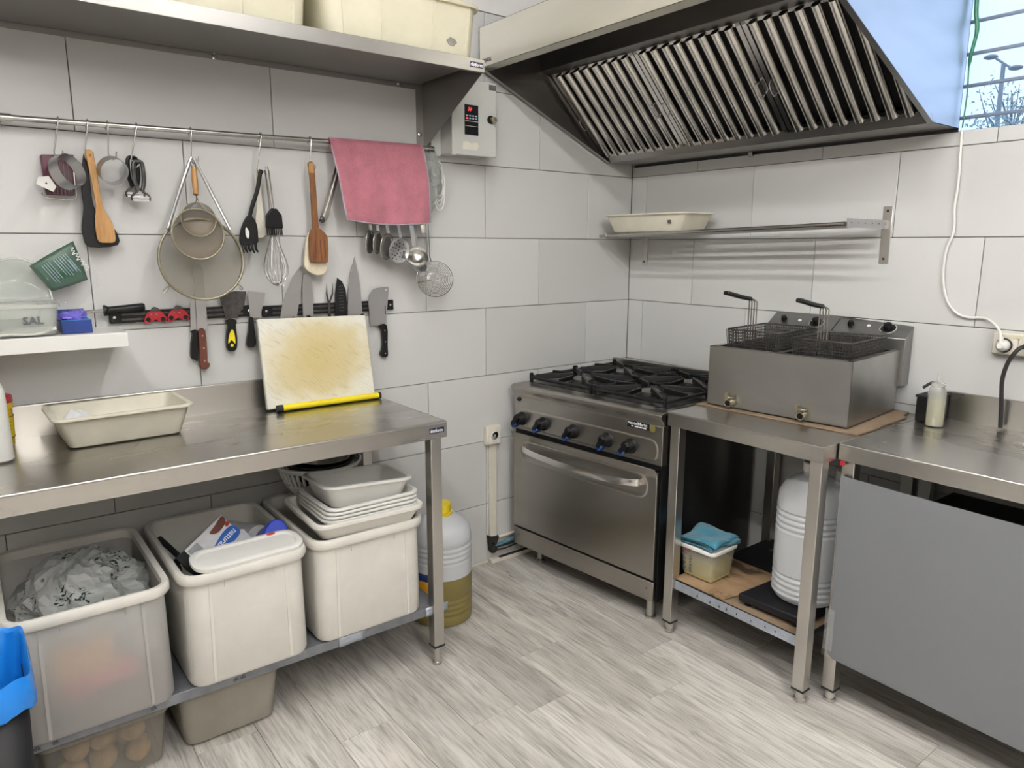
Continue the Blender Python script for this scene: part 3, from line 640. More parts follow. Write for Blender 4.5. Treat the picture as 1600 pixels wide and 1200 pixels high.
# cutting board, its yellow squeegee, tray and jars on the table
cbx = thing('cutting_board', 'worn yellowed cutting board leaning against the wall on the work table', 'cutting board', (-1.70, -.06, TZ))
bo = part('board', MB().prism([(-.207, 0), (.207, 0), (.205, .318), (-.205, .318)], 'y', -.010, .010).xf(Matrix.Translation((-1.705, -.115, TZ+.002)) @ Matrix.Rotation(R(1.0), 4, 'Y') @ Matrix.Rotation(R(-13), 4, 'X')), 'board', cbx, bevel=.004)
sq = thing('squeegee', 'yellow squeegee bar with black end caps in front of the cutting board', 'squeegee', (-1.69, -.152, TZ))
part('bar', MB().tube([(-1.868, -.150, TZ+.0135), (-1.502, -.150, TZ+.0135)], .0115, 14), 'byellow', sq)
part('rubber_lip', MB().box(-1.885, -1.495, -.148, -.128, TZ+.001, TZ+.008), 'rubber', sq)
part('end_cap', MB().tube([(-1.888, -.150, TZ+.0135), (-1.868, -.150, TZ+.0135)], .0125, 12), 'rubber', sq)
part('end_cap', MB().tube([(-1.502, -.150, TZ+.0135), (-1.492, -.150, TZ+.0135)], .0125, 12), 'rubber', sq)
tr = thing('plastic_tray', 'long cream plastic tray on the work table with crumpled tissue inside', 'tray', (-2.372, -.162, TZ+.0005), 2)
part('body', tray(MB(), .350, .225, .094, .022, .87, .013, .004, .007), 'cream', tr)
single('tissue', MB().grid(lambda u, v: (-2.515+.095*u+.008*math.sin(6*v), -.165+.095*v, TZ+.030+.050*math.sin(PI*min(1, u*.9+.1))*(.55+.45*v)+.014*noise.noise(Vector((u*3, v*3, 2)))), 10, 10), 'tissue', 'crumpled white tissue at the left end of the cream tray', 'tissue', (-2.47, -.12, TZ+.03), solid=.001, smooth=False)
yj = thing('yellow_jar', 'yellow jar with red lid on the table at the left edge', 'jar', (-2.675, -.10, TZ))
part('jar', MB().lathe([(.034, 0), (.038, .004), (.041, .11), (.044, .112), (.044, .128), (.041, .130)], 28, (-2.675, -.10, TZ+.001)), 'yjar', yj)
part('lid', MB().lathe([(.0445, .1295), (.0455, .1315), (.0445, .147), (.040, .150)], 28, (-2.675, -.10, TZ)), 'red', yj)
lb = part('label_panel', MB().lathe([(.0405, .03), (.0425, .088)], 28, (-2.675, -.1, TZ), cap0=False, cap1=False), 'yellow', yj)
part('label_border', MB().lathe([(.0412, .028), (.0413, .0295)], 28, (-2.675, -.1, TZ), cap0=False, cap1=False).lathe([(.0428, .0885), (.0429, .090)], 28, (-2.675, -.1, TZ), cap0=False, cap1=False), 'black', yj, solid=.0006)
for k in range(9):
    a = R(-58); z = TZ+.034+.0056*k; r = .0418+.0002*k
    part('print_stroke', MB().add([(-2.675+r*math.cos(a+t), -.1+r*math.sin(a+t), z+h) for t, h in ((-.25, 0), (.25+.1*math.sin(k*3), 0), (.25+.1*math.sin(k*3), .003), (-.25, .003))], [(0, 1, 2, 3)]), 'olivepack', yj, smooth=False, solid=.0004)
wc = thing('white_canister', 'tall white plastic canister at the left end of the work table', 'canister', (-2.704, -.25, TZ+.0005), 0)
part('body', MB().loft([rr(0, 0, .100, .10, .028, 0), rr(0, 0, .112, .112, .03, .006), rr(0, 0, .104, .104, .03, .19), rr(0, 0, .092, .092, .03, .205)]), 'hdpe_w', wc)
part('cap', MB().lathe([(.026, .2052), (.026, .225), (.022, .228)], 20), 'hdpe_w', wc)

# ================================================================== under the work table
SH = .2255
def big_bin(label, x0, x1, y0, y1, h, mat):
    w, d = x1-x0, y1-y0; t = thing('plastic_tub', label, 'tub', ((x0+x1)/2, (y0+y1)/2, SH), 0, group='white tubs on the lower shelf')
    k, r = .94, .045
    mb = MB().loft([rr(0, 0, w*k-.04, d*k-.04, r-.015, 0), rr(0, 0, w*k-.012, d*k-.012, r-.005, .004), rr(0, 0, w*k, d*k, r, .016), rr(0, 0, w-.03, d-.03, r, h-.03),
                    rr(0, 0, w-.038, d-.038, r-.003, h-.004), rr(0, 0, w*k-.008, d*k-.008, r-.003, .02), rr(0, 0, w*k-.05, d*k-.05, r-.015, .006)])
    if mat == 'hdpe_clear':
        mb = MB().loft([rr(0, 0, w*k-.04, d*k-.04, r-.015, 0), rr(0, 0, w*k-.012, d*k-.012, r-.005, .004), rr(0, 0, w*k, d*k, r, .016), rr(0, 0, w-.03, d-.03, r, h-.03)], cap1=False)
    part('body', mb, mat, t)
    part('rim', MB().loft([rr(0, 0, w-.034, d-.034, r, h-.030), rr(0, 0, w-.006, d-.006, r+.012, h-.030), rr(0, 0, w, d, r+.014, h-.024), rr(0, 0, w, d, r+.014, h-.008), rr(0, 0, w-.006, d-.006, r+.012, h-.001), rr(0, 0, w-.020, d-.020, r+.005, h),
        rr(0, 0, w-.036, d-.036, r-.002, h-.004), rr(0, 0, w-.037, d-.037, r-.003, h-.02)], closed=True), 'hdpe', t)
    for sx in (-1, 1):
        bx0, bx1 = sx*(w*k/2-.062), sx*((w-.03)/2-.062); f0, f1 = -d*k/2, -(d-.03)/2
        part('rib', MB().loft([[(bx0-.004, f0-.003, .014), (bx0+.004, f0-.003, .014), (bx0+.004, f0+.008, .014), (bx0-.004, f0+.008, .014)],
                              [(bx1-.004, f1-.003, h-.03), (bx1+.004, f1-.003, h-.03), (bx1+.004, f1+.008, h-.03), (bx1-.004, f1+.008, h-.03)]]), mat, t)
    for fx in (-.18, .2):
        xx = fx*w; f1 = -(d-.03)/2
        part('rib', MB().box(xx-.002, xx+.002, f1-.004, f1+.006, h-.055, h-.029), mat, t)
    return t
t1 = big_bin('translucent tub with a crumpled white bag, nearest the blue-bagged bin', -2.735, -2.352, -.618, -.085, .345, 'hdpe_clear')
t2 = big_bin('white tub holding cartons and a lid, middle of the three on the shelf', -2.335, -1.968, -.612, -.085, .345, 'hdpe')
t3 = big_bin('white tub topped with nested trays, next to the steel table leg', -1.955, -1.560, -.600, -.085, .345, 'hdpe')
# things seen in the translucent tub
def bagmesh(c, r, seed, nu=44, nv=30, amp=.42):
    def f(d):
        q = d*2.3+Vector((seed, seed*2, 1)); k = abs(noise.noise(q))*1.0+abs(noise.noise(q*2.3))*.5+abs(noise.noise(q*5))*.22
        return 1+amp*(.55-k)
    return MB().blob(c, r, nu, nv, f)
bg1 = thing('plastic_bag', 'crumpled thin white plastic bag with dark print in the leftmost tub', 'bag', (-2.53, -.37, .35))
part('film', bagmesh((-2.535, -.345, .465), (.155, .185, .125), 3.1), 'bagprint', bg1, smooth=False)
yp = thing('snack_pack', 'yellow and black snack pack down inside the leftmost tub', 'packet', (-2.665, -.30, .26), 18)
part('pack', MB().blob((0, 0, .10), (.055, .10, .125), 16, 12, lambda d: 1+.1*noise.noise(d*4)), 'olivepack', yp)
part('dark_base', MB().blob((.012, -.04, .05), (.062, .10, .085), 16, 10, lambda d: 1+.15*noise.noise(d*4)), 'packred', yp)
text('lettering', 'Co', .045, 'packred', yp, (-.012, -.050, .208), (1, 0, 0), (0, .72, .7), bold=.001)
single('snack_pack', bagmesh((-2.650, -.44, .40), (.06, .08, .08), 9.3, 24, 16, .3), 'foil', 'dark foil packet beside the crumpled bag in the leftmost tub', 'packet', (-2.65, -.44, .32), smooth=False)
single('orange_packet', MB().box(-2.640, -2.50, -.590, -.560, .375, .470), pm('orange_pack', (.85, .42, .12), .5), 'orange packet showing blurred through the tub front', 'packet', (-2.57, -.515, .375), bevel=.01)
single('striped_carton', MB().box(-.085, .085, -.014, .014, -.022, .026).xf(Matrix.Translation((-2.535, -.572, .355)) @ Matrix.Rotation(R(-8), 4, 'Y')), pm('pink_red_pack', (.80, .08, .10), .5), 'red striped carton showing blurred through the tub front', 'carton', (-2.535, -.538, .335))
single('white_packet', MB().box(-2.46, -2.40, -.588, -.56, .38, .45), 'packwhite', 'small white packet pressed against the tub front, right of the red carton', 'packet', (-2.43, -.515, .38), bevel=.008)
# middle tub
ca = thing('drink_carton', 'white and blue milk drink carton lying askew in the middle tub', 'carton', (-2.18, -.38, .40))
_A, _B, _C = Vector((-2.288, -.43, .577)), Vector((-2.16, -.36, .637)), Vector((-2.075, -.40, .548))
_x = (_B-_A).normalized(); _z = (_B-_C); _z = (_z-_x*_z.dot(_x)).normalized(); _y = _z.cross(_x); _o = _A+(_B-_A)/2+(_C-_B)/2+_y*.030
CM = Matrix(((_x.x, _y.x, _z.x, _o.x), (_x.y, _y.y, _z.y, _o.y), (_x.z, _y.z, _z.z, _o.z), (0, 0, 0, 1)))
bd = part('body', MB().box(-.079, .079, -.030, .030, -.062, .062).xf(CM), 'packwhite', ca, bevel=.002)
part('gable', MB().prism([(.079, -.060), (.098, -.052), (.100, -.020), (.079, .0)], 'y', -.020, .020).prism([(-.02, -.062), (.06, -.062), (.055, -.082), (.0, -.080)], 'y', -.012, .012).xf(CM), 'packwhite', ca)
part('black_base', MB().box(-.112, -.079, -.0302, .0302, -.0622, .0622).xf(CM), 'black', ca)
def on_front(mb): return mb.xf(CM)
part('blue_banner', on_front(MB().prism(cat2([(-.022, -.012), (.02, -.022), (.079, -.018), (.079, .014), (.04, .020), (-.02, .004)]), 'y', -.0310, -.0298)), 'packblue', bd)
part('green_print', on_front(MB().prism(cat2([(-.030, -.050), (.0, -.045), (.012, -.028), (-.012, -.018), (-.030, -.022)]), 'y', -.0308, -.0298)), 'packgreen', bd)
part('brown_print', on_front(MB().prism(cat2([(.010, .046), (.040, .052), (.076, .058), (.070, .036), (.030, .030)]), 'y', -.0308, -.0298)), 'woodr', bd)
part('red_print', on_front(MB().prism(cat2([(.062, .024), (.077, .026), (.076, .036), (.066, .034)]), 'y', -.0308, -.0298)), 'packred', bd)
part('grey_panel', on_front(MB().box(-.074, -.036, -.0306, -.0298, -.058, .054)), 'foil', bd)
for k in range(6): part('print_line', on_front(MB().box(-.070+.0055*k, -.0675+.0055*k, -.0310, -.0304, -.05+.006*(k % 2), .030)), 'charcoal', bd)
part('brand_scrawl', on_front(MB().tube([(.012+.0035*i, -.0308, -.044+.006*math.sin(i*1.5)) for i in range(16)], .0016, 5)), 'navy', bd)
e3 = CM.to_3x3(); tx = e3 @ Vector((-1, 0, 0)); ty = e3 @ Vector((0, 0, -1))
text('lettering', 'natural', .026, 'letter', bd, CM @ Vector((.074, -.0315, .006)), tx, ty, bold=.0004)
ld = thing('tub_lid', 'white plastic lid standing at the front of the middle tub', 'lid', (-2.135, -.53, .57))
LM = Matrix.Translation((-2.135, -.548, .583)) @ Matrix.Rotation(R(2), 4, 'Z') @ Matrix.Rotation(R(9), 4, 'X')
part('plate', MB().loft([rr(0, 0, .305, .106, .04, -.008), rr(0, 0, .315, .116, .045, -.004), rr(0, 0, .315, .116, .045, .006), rr(0, 0, .300, .101, .04, .010), rr(0, 0, .284, .085, .035, .010), rr(0, 0, .276, .077, .032, .003)]).xf(LM), 'hdpe_w', ld)
part('red_stain', MB().blob((.085, .045, .0085), (.016, .006, .003), 10, 6).xf(LM), 'packred', ld)
single('blue_scoop', MB().prism([(math.cos(R(a))*.040, math.sin(R(a))*.062) for a in range(0, 360, 15)], 'y', -.055, .07).xf(Matrix.Translation((-1.995-.035, -.44, .545)) @ Matrix.Rotation(R(-30), 4, 'X') @ Matrix.Rotation(R(18), 4, 'Y')), pm('deep_blue_plastic', (.01, .04, .42), .35), 'deep blue plastic scoop end in the middle tub', 'scoop', (-2.03, -.44, .48), bevel=.004)
single('paper_roll', MB().tube([(-2.085, -.16, .495), (-2.035, -.33, .520)], .045, 18), 'packwhite', 'pale roll lying behind the blue scoop in the middle tub', 'roll', (-2.06, -.25, .45))
single('black_cable', MB().tube(cat([(-2.302, -.20, .545), (-2.285, -.27, .530), (-2.275, -.36, .525), (-2.262, -.43, .500), (-2.25, -.47, .46)]), .009, 8), 'rubber', 'black cable coiled at the left side of the middle tub', 'cable', (-2.28, -.33, .46))
single('small_bowl', MB().lathe([(.01, 0), (.05, .004), (.085, .05), (.09, .052), (.083, .05), (.048, .007), (.01, .003)], 24).xf(Matrix.Translation((-2.255, -.455, .455)) @ Matrix.Rotation(R(35), 4, 'Y')), 'white', 'small white bowl tilted at the left side of the middle tub', 'bowl', (-2.25, -.46, .45))
# trays and colander on the third tub
ZT = SH+.345
t = thing('nested_tray', 'largest cream tray resting on the rim of the third tub', 'tray', (-1.752, -.440, ZT-.010), -2)
part('body', tray(MB(), .355, .315, .060, .03, .90, .010, .004, .012), 'hdpe', t)
for i in range(4):
    lbl = ['lowest of the nested thin white trays inside the cream tray', 'second of the nested thin white trays, counting from below', 'third of the nested thin white trays, counting from below', 'uppermost of the flat nested white trays, under the tilted one'][i]
    t = thing('nested_tray', lbl, 'tray', (-1.737+.003*i, -.442+.003*i, ZT+.008+.0115*i), -2+i, group='nested white trays')
    part('body', tray(MB(), .305, .255, .040, .03, .88, .011, .003, .007), 'hdpe_w', t)
t = thing('nested_tray', 'open white tray tilted on top of the nested stack', 'tray', (-1.730, -.428, ZT+.052), -3, group='nested white trays')
tt = part('body', tray(MB(), .285, .235, .078, .03, .86, .012, .003, .008).xf(Matrix.Rotation(R(-4), 4, 'X') @ Matrix.Rotation(R(3), 4, 'Y')), 'hdpe_w', t)
co = thing('colander', 'white plastic colander at the back of the third tub', 'colander', (-1.82, -.19, ZT))
CX, CY, CZ = -1.758, -.172, ZT+.004
K_ = .86
def kl(P): return [(r*K_, z) for r, z in P]
part('base', MB().lathe(kl([(.095, 0), (.10, .004), (.10, .012), (.09, .013)]), 30, (CX, CY, CZ)), 'white', co)
for k in range(40):
    a = 2*PI*k/40; pr = kl([(.10, .012), (.128, .040), (.150, .082), (.158, .108)])
    part('slat', MB().tube([(CX+r*math.cos(a), CY+r*math.sin(a), CZ+z) for r, z in pr], .0052, 5), 'white', co)
part('hoop', MB().lathe(kl([(.136, .052), (.141, .052), (.143, .058), (.138, .058)]), 40, (CX, CY, CZ), cap0=False, cap1=False), 'white', co, solid=.002)
part('rim', MB().lathe(kl([(.155, .106), (.160, .106), (.176, .118), (.178, .126), (.172, .128), (.160, .118), (.155, .112)]), 40, (CX, CY, CZ), cap0=False, cap1=False), 'white', co)
single('mixing_bowl', MB().lathe(kl([(.02, 0), (.06, .003), (.11, .055), (.138, .098), (.146, .100), (.146, .102), (.137, .101), (.108, .059), (.058, .007), (.02, .004)]), 36, (CX+.004, CY-.002, CZ+.026)), 'dark_in', 'dark steel mixing bowl sitting in the white colander', 'bowl', (CX, CY, CZ+.026))
single('mixing_bowl', MB().lathe(kl([(.02, 0), (.05, .003), (.085, .035), (.100, .062), (.108, .064), (.108, .066), (.098, .065), (.083, .04), (.048, .007), (.02, .004)]), 36, (CX+.020, CY-.004, CZ+.066)), 'wire', 'smaller steel bowl nested in the dark bowl', 'bowl', (CX+.02, CY, CZ+.066))

# floor tubs, potatoes, waste bin, oil can
def floor_tub(label, x0, x1, y0, y1, h, mat):
    w, d = x1-x0, y1-y0; t = thing('floor_tub', label, 'tub', ((x0+x1)/2, (y0+y1)/2, 0), 0, group='tubs on the floor under the table')
    L = [rr(0, 0, w*.90-.03, d*.9-.03, .02, .001), rr(0, 0, w*.90, d*.9, .03, .010), rr(0, 0, w, d, .03, h)]
    if mat != 'tubclear': L += [rr(0, 0, w-.008, d-.008, .028, h), rr(0, 0, w*.90-.008, d*.9-.008, .028, .014), rr(0, 0, w*.9-.04, d*.9-.04, .02, .006)]
    part('body', MB().loft(L, cap1=mat != 'tubclear'), mat, t)
    part('rim', MB().loft([rr(0, 0, w, d, .03, h-.012), rr(0, 0, w+.016, d+.016, .036, h-.012), rr(0, 0, w+.016, d+.016, .036, h), rr(0, 0, w-.006, d-.006, .03, h)], closed=True), mat, t)
    return t
floor_tub('dull grey tub on the floor under the middle of the shelf', -2.350, -2.060, -.535, -.10, .183, 'tubgrey')
floor_tub('see-through tub of potatoes on the floor beside the waste bin', -2.690, -2.382, -.545, -.10, .183, 'tubclear')
k = 0
for zz in (.048, .112):
    for yy in (-.470, -.375, -.28):
        for xx in (-2.61, -2.535, -2.46):
            k += 1
            s = k*1.7; rx, ry, rz_ = .040+.008*math.sin(s), .045+.006*math.cos(s*1.3), .030+.003*math.sin(s*2)
            c = (xx+.010*math.sin(s*3), yy+.008*math.cos(s*2), zz+.003*math.sin(s))
            rxs = min(rx, .0355)
            single('potato', MB().blob((0, 0, 0), (rxs, ry, rz_), 14, 10, lambda d: 1+.10*noise.noise(d*1.6+Vector((s, 0, 0)))).xf(Matrix.Translation(c) @ Matrix.Rotation(.3*math.sin(s), 4, 'Z') @ Matrix.Rotation(.25*math.sin(s*1.9), 4, 'Y')), 'potato', 'potato in the see-through floor tub', 'potato', c, group='potatoes in the floor tub')
wbn = thing('waste_bin', 'charcoal waste bin with a bright blue bag folded over its rim', 'bin', (-2.815, -.795, 0), 0)
part('body', MB().loft([rr(0, 0, .19, .22, .03, .001), rr(0, 0, .20, .23, .04, .02), rr(0, 0, .230, .265, .045, .515)], cap1=False), 'charcoal', wbn, solid=.002)
def bagl(z, k, amp):
    L = rr(0, 0, .252*k, .287*k, .055, z, 9); out = []
    for i, p in enumerate(L):
        n_ = 1+amp*math.sin(i*2.4)+amp*.7*math.sin(i*1.1+z*40); out.append((p[0]*n_, p[1]*n_, p[2]+.005*math.sin(i*.9)))
    return out
part('bag', MB().loft([bagl(.518, 1.0, .016), bagl(.522, 1.03, .012), bagl(.540, 1.045, .006), bagl(.56, 1.03, .008), bagl(.582, 1.02, .004), bagl(.592, 1.0, .002), bagl(.584, .96, .004), bagl(.45, .88, .012), bagl(.25, .80, .012)], cap0=False), 'bluebag', wbn)
oc = thing('oil_can', 'large round oil jug with yellow cap on the floor behind the table leg', 'jug', (-1.318, -.285, 0))
prof = [(.105, .001), (.116, .006), (.118, .02)]
for i in range(4): z = .035+.022*i; prof += [(.118, z), (.1145, z+.006), (.1145, z+.010), (.118, z+.016)]
lower = prof+[(.118, .195)]
up = [(.118, .195), (.118, .250)]
for i in range(4): z = .252+.020*i; up += [(.118, z), (.1145, z+.006), (.1145, z+.010), (.118, z+.015)]
up += [(.118, .345), (.112, .375), (.095, .400), (.060, .420), (.036, .430), (.034, .438)]
OC = (-1.315, -.285, 0)
part('oil_part', MB().lathe(lower, 40, OC, cap1=False), 'oildark', oc, label='lower part of the jug, full of amber oil')
part('upper_part', MB().lathe(up, 40, OC, cap0=False), 'jug', oc)
part('cap', MB().lathe([(.036, .436), (.0385, .438), (.0385, .470), (.035, .474), (.012, .475)], 24, OC), 'yellow', oc)
part('spout_collar', MB().lathe([(.044, .428), (.044, .437), (.036, .438)], 24, OC), 'yellow', oc)
lbv = []
for j in range(2):
    for i in range(13):
        a = R(178+3.6*i); lbv.append((OC[0]+.1195*math.cos(a), OC[1]+.1195*math.sin(a), .105+.115*j))
lbm = part('label', MB().add(lbv, [(i, i+1, 14+i, 13+i) for i in range(12)]), pm('orange_label', (.72, .33, .02), .5), oc, solid=.0006)
part('label_band', MB().add([(p[0]*1+ (p[0]-OC[0])*.006, p[1]+(p[1]-OC[1])*.006, .19+(p[2]-.105)*.26) for p in lbv], [(i, i+1, 14+i, 13+i) for i in range(12)]), pm('label_blue', (.02, .06, .22), .5), lbm, solid=.0006)
part('label_print', MB().add([(p[0]+(p[0]-OC[0])*.006, p[1]+(p[1]-OC[1])*.006, .135+(p[2]-.105)*.10) for p in lbv[1:8]+lbv[14:21]], [(i, i+1, 8+i, 7+i) for i in range(6)]), 'black', lbm, solid=.0006)

# ================================================================== hanging rail and its utensils
RY = -.05
def railz(x): return 1.803+(x+2.574)*.0171
rl = thing('hanging_rail', 'long steel utensil rail screwed to the tiled wall', 'rail', (-2.1, RY, 1.81))
part('tube', MB().tube([(-3.2, RY, railz(-3.2)), (-1.19, RY, railz(-1.19))], .0085, 16), 'wire', rl)
part('sleeve', MB().tube([(-2.62, RY, railz(-2.62)), (-2.548, RY, railz(-2.548))], .0115, 16), 'wire', rl)
part('end_knob', MB().tube([(-1.20, RY, railz(-1.2)), (-1.178, RY, railz(-1.178))], .012, 14), 'wire', rl)
for x in (-2.585, -1.205):
    part('wall_mount', MB().tube([(x, RY, railz(x)), (x, -.001, railz(x))], .007, 10).lathe([(.016, 0), (.016, .004), (.008, .006)], 16, (x, -.001, railz(x)), rotx), 'wire', rl)
def hook(x0, x1, zb, name):
    zt = railz(x0); r = .0115; P = []
    P += [(x0-.004, RY+r, zt-.016), (x0-.003, RY+r, zt)]
    for a in range(0, 181, 30): P.append((x0, RY+r*math.cos(R(a)), zt+r*math.sin(R(a))+.0005))
    P += [(x0+(x1-x0)*.3, RY-r, zt-.025), (x1, RY-r*.6, zb+.02)]
    for a in range(180, 361, 30): P.append((x1+.010+.010*math.cos(R(a)), RY-.006, zb+.010*math.sin(R(a))+.010))
    P.append((x1+.022, RY-.006, zb+.024))
    single('s_hook', MB().tube(P, .0021, 8), 'wire', name, 's-hook', (x0, RY, zb), group='s-hooks on the rail')
hook(-2.436, -2.455, 1.700, 'steel s-hook holding the egg slicer and the wide ring')
hook(-2.362, -2.378, 1.700, 'steel s-hook holding the light wooden spatula')
hook(-2.310, -2.316, 1.708, 'steel s-hook holding the small steel ring')
hook(-2.232, -2.256, 1.690, 'steel s-hook holding the peelers')
hook(-2.076, -2.082, 1.712, 'steel s-hook holding the strainers')
hook(-1.854, -1.874, 1.692, 'steel s-hook holding the whisk and pasta fork')
hook(-1.681, -1.688, 1.718, 'steel s-hook holding the dark wooden fork')

es = thing('egg_slicer', 'maroon egg slicer with wires and a white tag hanging at the left', 'egg slicer', (-2.45, -.03, 1.60))
part('tray', MB().prism([(-2.488, 1.711), (-2.404, 1.717), (-2.413, 1.599), (-2.486, 1.599)], 'y', -.040, -.012), 'maroon', es, bevel=.003)
for i in range(7): x = -2.469+.009*i; part('slot', MB().box(x, x+.002, -.0415, -.0395, 1.603, 1.62), 'black', es)
part('wire_frame', MB().tube(cat([(-2.41, -.05, 1.696), (-2.411, -.052, 1.64), (-2.413, -.05, 1.592), (-2.45, -.05, 1.588), (-2.492, -.05, 1.592), (-2.494, -.046, 1.604)], 5), .002, 6), 'wire', es)
for i in range(5): x = -2.466+.010*i; part('cutting_wire', MB().tube([(x, -.047, 1.60), (x+.002, -.047, 1.70)], .0006, 4), 'wire', es)
part('tag', MB().prism([(-2.502, 1.646), (-2.476, 1.650), (-2.460, 1.621), (-2.469, 1.606), (-2.509, 1.626)], 'y', -.0665, -.065), 'white', es)
part('tag_hole', MB().lathe([(.0025, 0), (.0025, .001)], 10, (-2.484, -.0662, 1.629), rotx), 'black', es)
def ring(name, label, c, r, depth, ax, mat='blade'):
    ax = Vector(ax).normalized(); Mx = Vector((0, 0, 1)).rotation_difference(ax).to_matrix().to_4x4()
    single(name, MB().lathe([(r, -depth/2), (r, depth/2), (r-.0015, depth/2), (r-.0015, -depth/2), (r, -depth/2)], 40, c, Mx, cap0=False, cap1=False), mat, label, 'ring mould', (c[0], c[1], c[2]-r))
ring('ring_mould', 'wide steel ring mould hanging over the egg slicer', (-2.432, -.098, 1.662), .048, .034, (.62, -.70, .28))
ring('ring_mould', 'small steel ring mould hanging right of the wooden spatula', (-2.312, -.076, 1.674), .040, .028, (.18, -.85, -.36))
single('spatula', MB().prism(cat2([(-2.381, 1.716), (-2.370, 1.716), (-2.370, 1.625), (-2.366, 1.568), (-2.343, 1.533), (-2.315, 1.500), (-2.312, 1.456), (-2.390, 1.450), (-2.404, 1.483), (-2.404, 1.513), (-2.394, 1.567), (-2.395, 1.62)], 3), 'y', -.046, -.040), 'black', 'black plastic spatula hanging behind the light wooden one', 'spatula', (-2.36, -.043, 1.45), bevel=.0015)
wsx = thing('wooden_spatula', 'light beech wooden spatula hanging near the left end of the rail', 'spatula', (-2.35, -.06, 1.463))
part('blade', MB().prism(cat2([(-2.377, 1.727), (-2.359, 1.729), (-2.353, 1.681), (-2.35, 1.625), (-2.345, 1.568), (-2.326, 1.525), (-2.320, 1.490), (-2.323, 1.465), (-2.345, 1.462), (-2.367, 1.466), (-2.371, 1.500), (-2.370, 1.532), (-2.365, 1.568), (-2.369, 1.638), (-2.375, 1.697)], 3), 'y', -.066, -.058), 'woodl', wsx, bevel=.002)
part('hang_hole', MB().lathe([(.004, 0), (.004, .001)], 12, (-2.366, -.0664, 1.715), rotx), 'woodd', wsx)
for k, (dx, dz, y, lbl) in enumerate(((-.006, .012, -.046, 'black-handled peeler hanging behind the other peeler'), (.006, 0, -.060, 'front peeler with steel slotted blade, right of the small ring'))):
    pe = thing('peeler', lbl, 'peeler', (-2.245+dx, y, 1.59+dz))
    x = -2.245+dx; z = 1.600+dz
    part('handle', MB().tube(cat([(x-.006, y, z+.02), (x-.013, y, z+.05), (x-.012, y, z+.100), (x, y, z+.106), (x+.012, y, z+.100), (x+.013, y, z+.05), (x+.006, y, z+.02)], 4), .0062, 8), 'black' if k == 0 else 'dblade', pe)
    part('yoke', MB().tube(cat([(x-.006, y, z+.02), (x-.024, y-.002, z+.004), (x-.024, y-.002, z-.010)], 4), .003, 6).tube(cat([(x+.006, y, z+.02), (x+.024, y-.002, z+.004), (x+.024, y-.002, z-.010)], 4), .003, 6), 'dblade', pe)
    part('blade', MB().box(x-.024, x+.024, y-.004, y+.004, z-.002, z+.003).box(x-.022, x+.022, y-.004, y+.003, z-.012, z-.006), 'blade', pe)

M['olive'] = pm('olive_band', (.26, .235, .17), .45, .6, var=.15)
def sieve(name, label, c, r, depth, tiltdeg, mat, rimr, base):
    t = thing(name, label, 'strainer', base)
    Mx = Matrix.Translation(c) @ Matrix.Rotation(R(90+tiltdeg), 4, 'X')      # local z points to the viewer
    prof = [(r*math.cos(a*PI/2/9) if a < 9 else .001, -depth*math.sin(a*PI/2/9)) for a in range(10)]
    mb = MB().lathe(prof, 44, (0, 0, 0), Matrix.Identity(4), cap0=False).xf(Mx); part('gauze', mb, mat, t)
    part('rim', MB().tube([Mx @ Vector((r*math.cos(2*PI*i/48), r*math.sin(2*PI*i/48), 0)) for i in range(48)], rimr, 8, True), M['olive'], t)
    return t, Mx
s1, Mx = sieve('large_strainer', 'large round wire strainer with wide mesh basket hanging on its frame', (-2.087, -.118, 1.412), .128, .085, -6, 'gauze', .0042, (-2.087, -.10, 1.29))
part('band', MB().lathe([(.1285, -.022), (.1290, 0)], 48, cap0=False, cap1=False).xf(Mx), M['olive'], s1, solid=.001)
for sx, xa in ((-1, -.112), (1, .108)):
    part('arm', MB().tube(cat([(-2.080+sx*.003, -.066, 1.730), (-2.082+sx*.045, -.080, 1.63), (-2.087+xa*.86, -.122, 1.505)], 4), .0055, 8), 'blade', s1)
    part('rest_hook', MB().tube(cat([(-2.087+sx*.100, -.118, 1.335), (-2.087+sx*.118, -.112, 1.320), (-2.087+sx*.122, -.110, 1.312), (-2.087+sx*.112, -.112, 1.314), (-2.087+sx*.104, -.116, 1.328)], 3), .0018, 6), 'wire', s1)
s2, M2 = sieve('small_strainer', 'small fine strainer with short wooden handle in front of the large one', (-2.098, -.135, 1.490), .078, .05, -4, 'gauze2', .003, (-2.098, -.13, 1.41))
part('handle', MB().tube([(-2.0905, -.112, 1.612), (-2.086, -.095, 1.655), (-2.083, -.084, 1.698)], [.008, .0095, .0085], 12), 'woodl', s2)
part('fork_wire', MB().tube(cat([(-2.120, -.138, 1.566), (-2.096, -.130, 1.590), (-2.0905, -.113, 1.612)], 4), .0016, 6).tube(cat([(-2.070, -.138, 1.566), (-2.088, -.130, 1.590), (-2.0905, -.113, 1.612)], 4), .0016, 6), 'wire', s2)
part('hang_loop', MB().tube(cat([(-2.088, -.084, 1.696), (-2.090, -.072, 1.715), (-2.082, -.066, 1.728), (-2.076, -.072, 1.715), (-2.079, -.084, 1.696)], 4), .0015, 6), 'wire', s2)
s3, M3 = sieve('small_strainer', 'tiny strainer cup nested behind the wooden-handled strainer', (-2.092, -.128, 1.535), .052, .03, -4, 'gauze2', .002, (-2.092, -.12, 1.49))

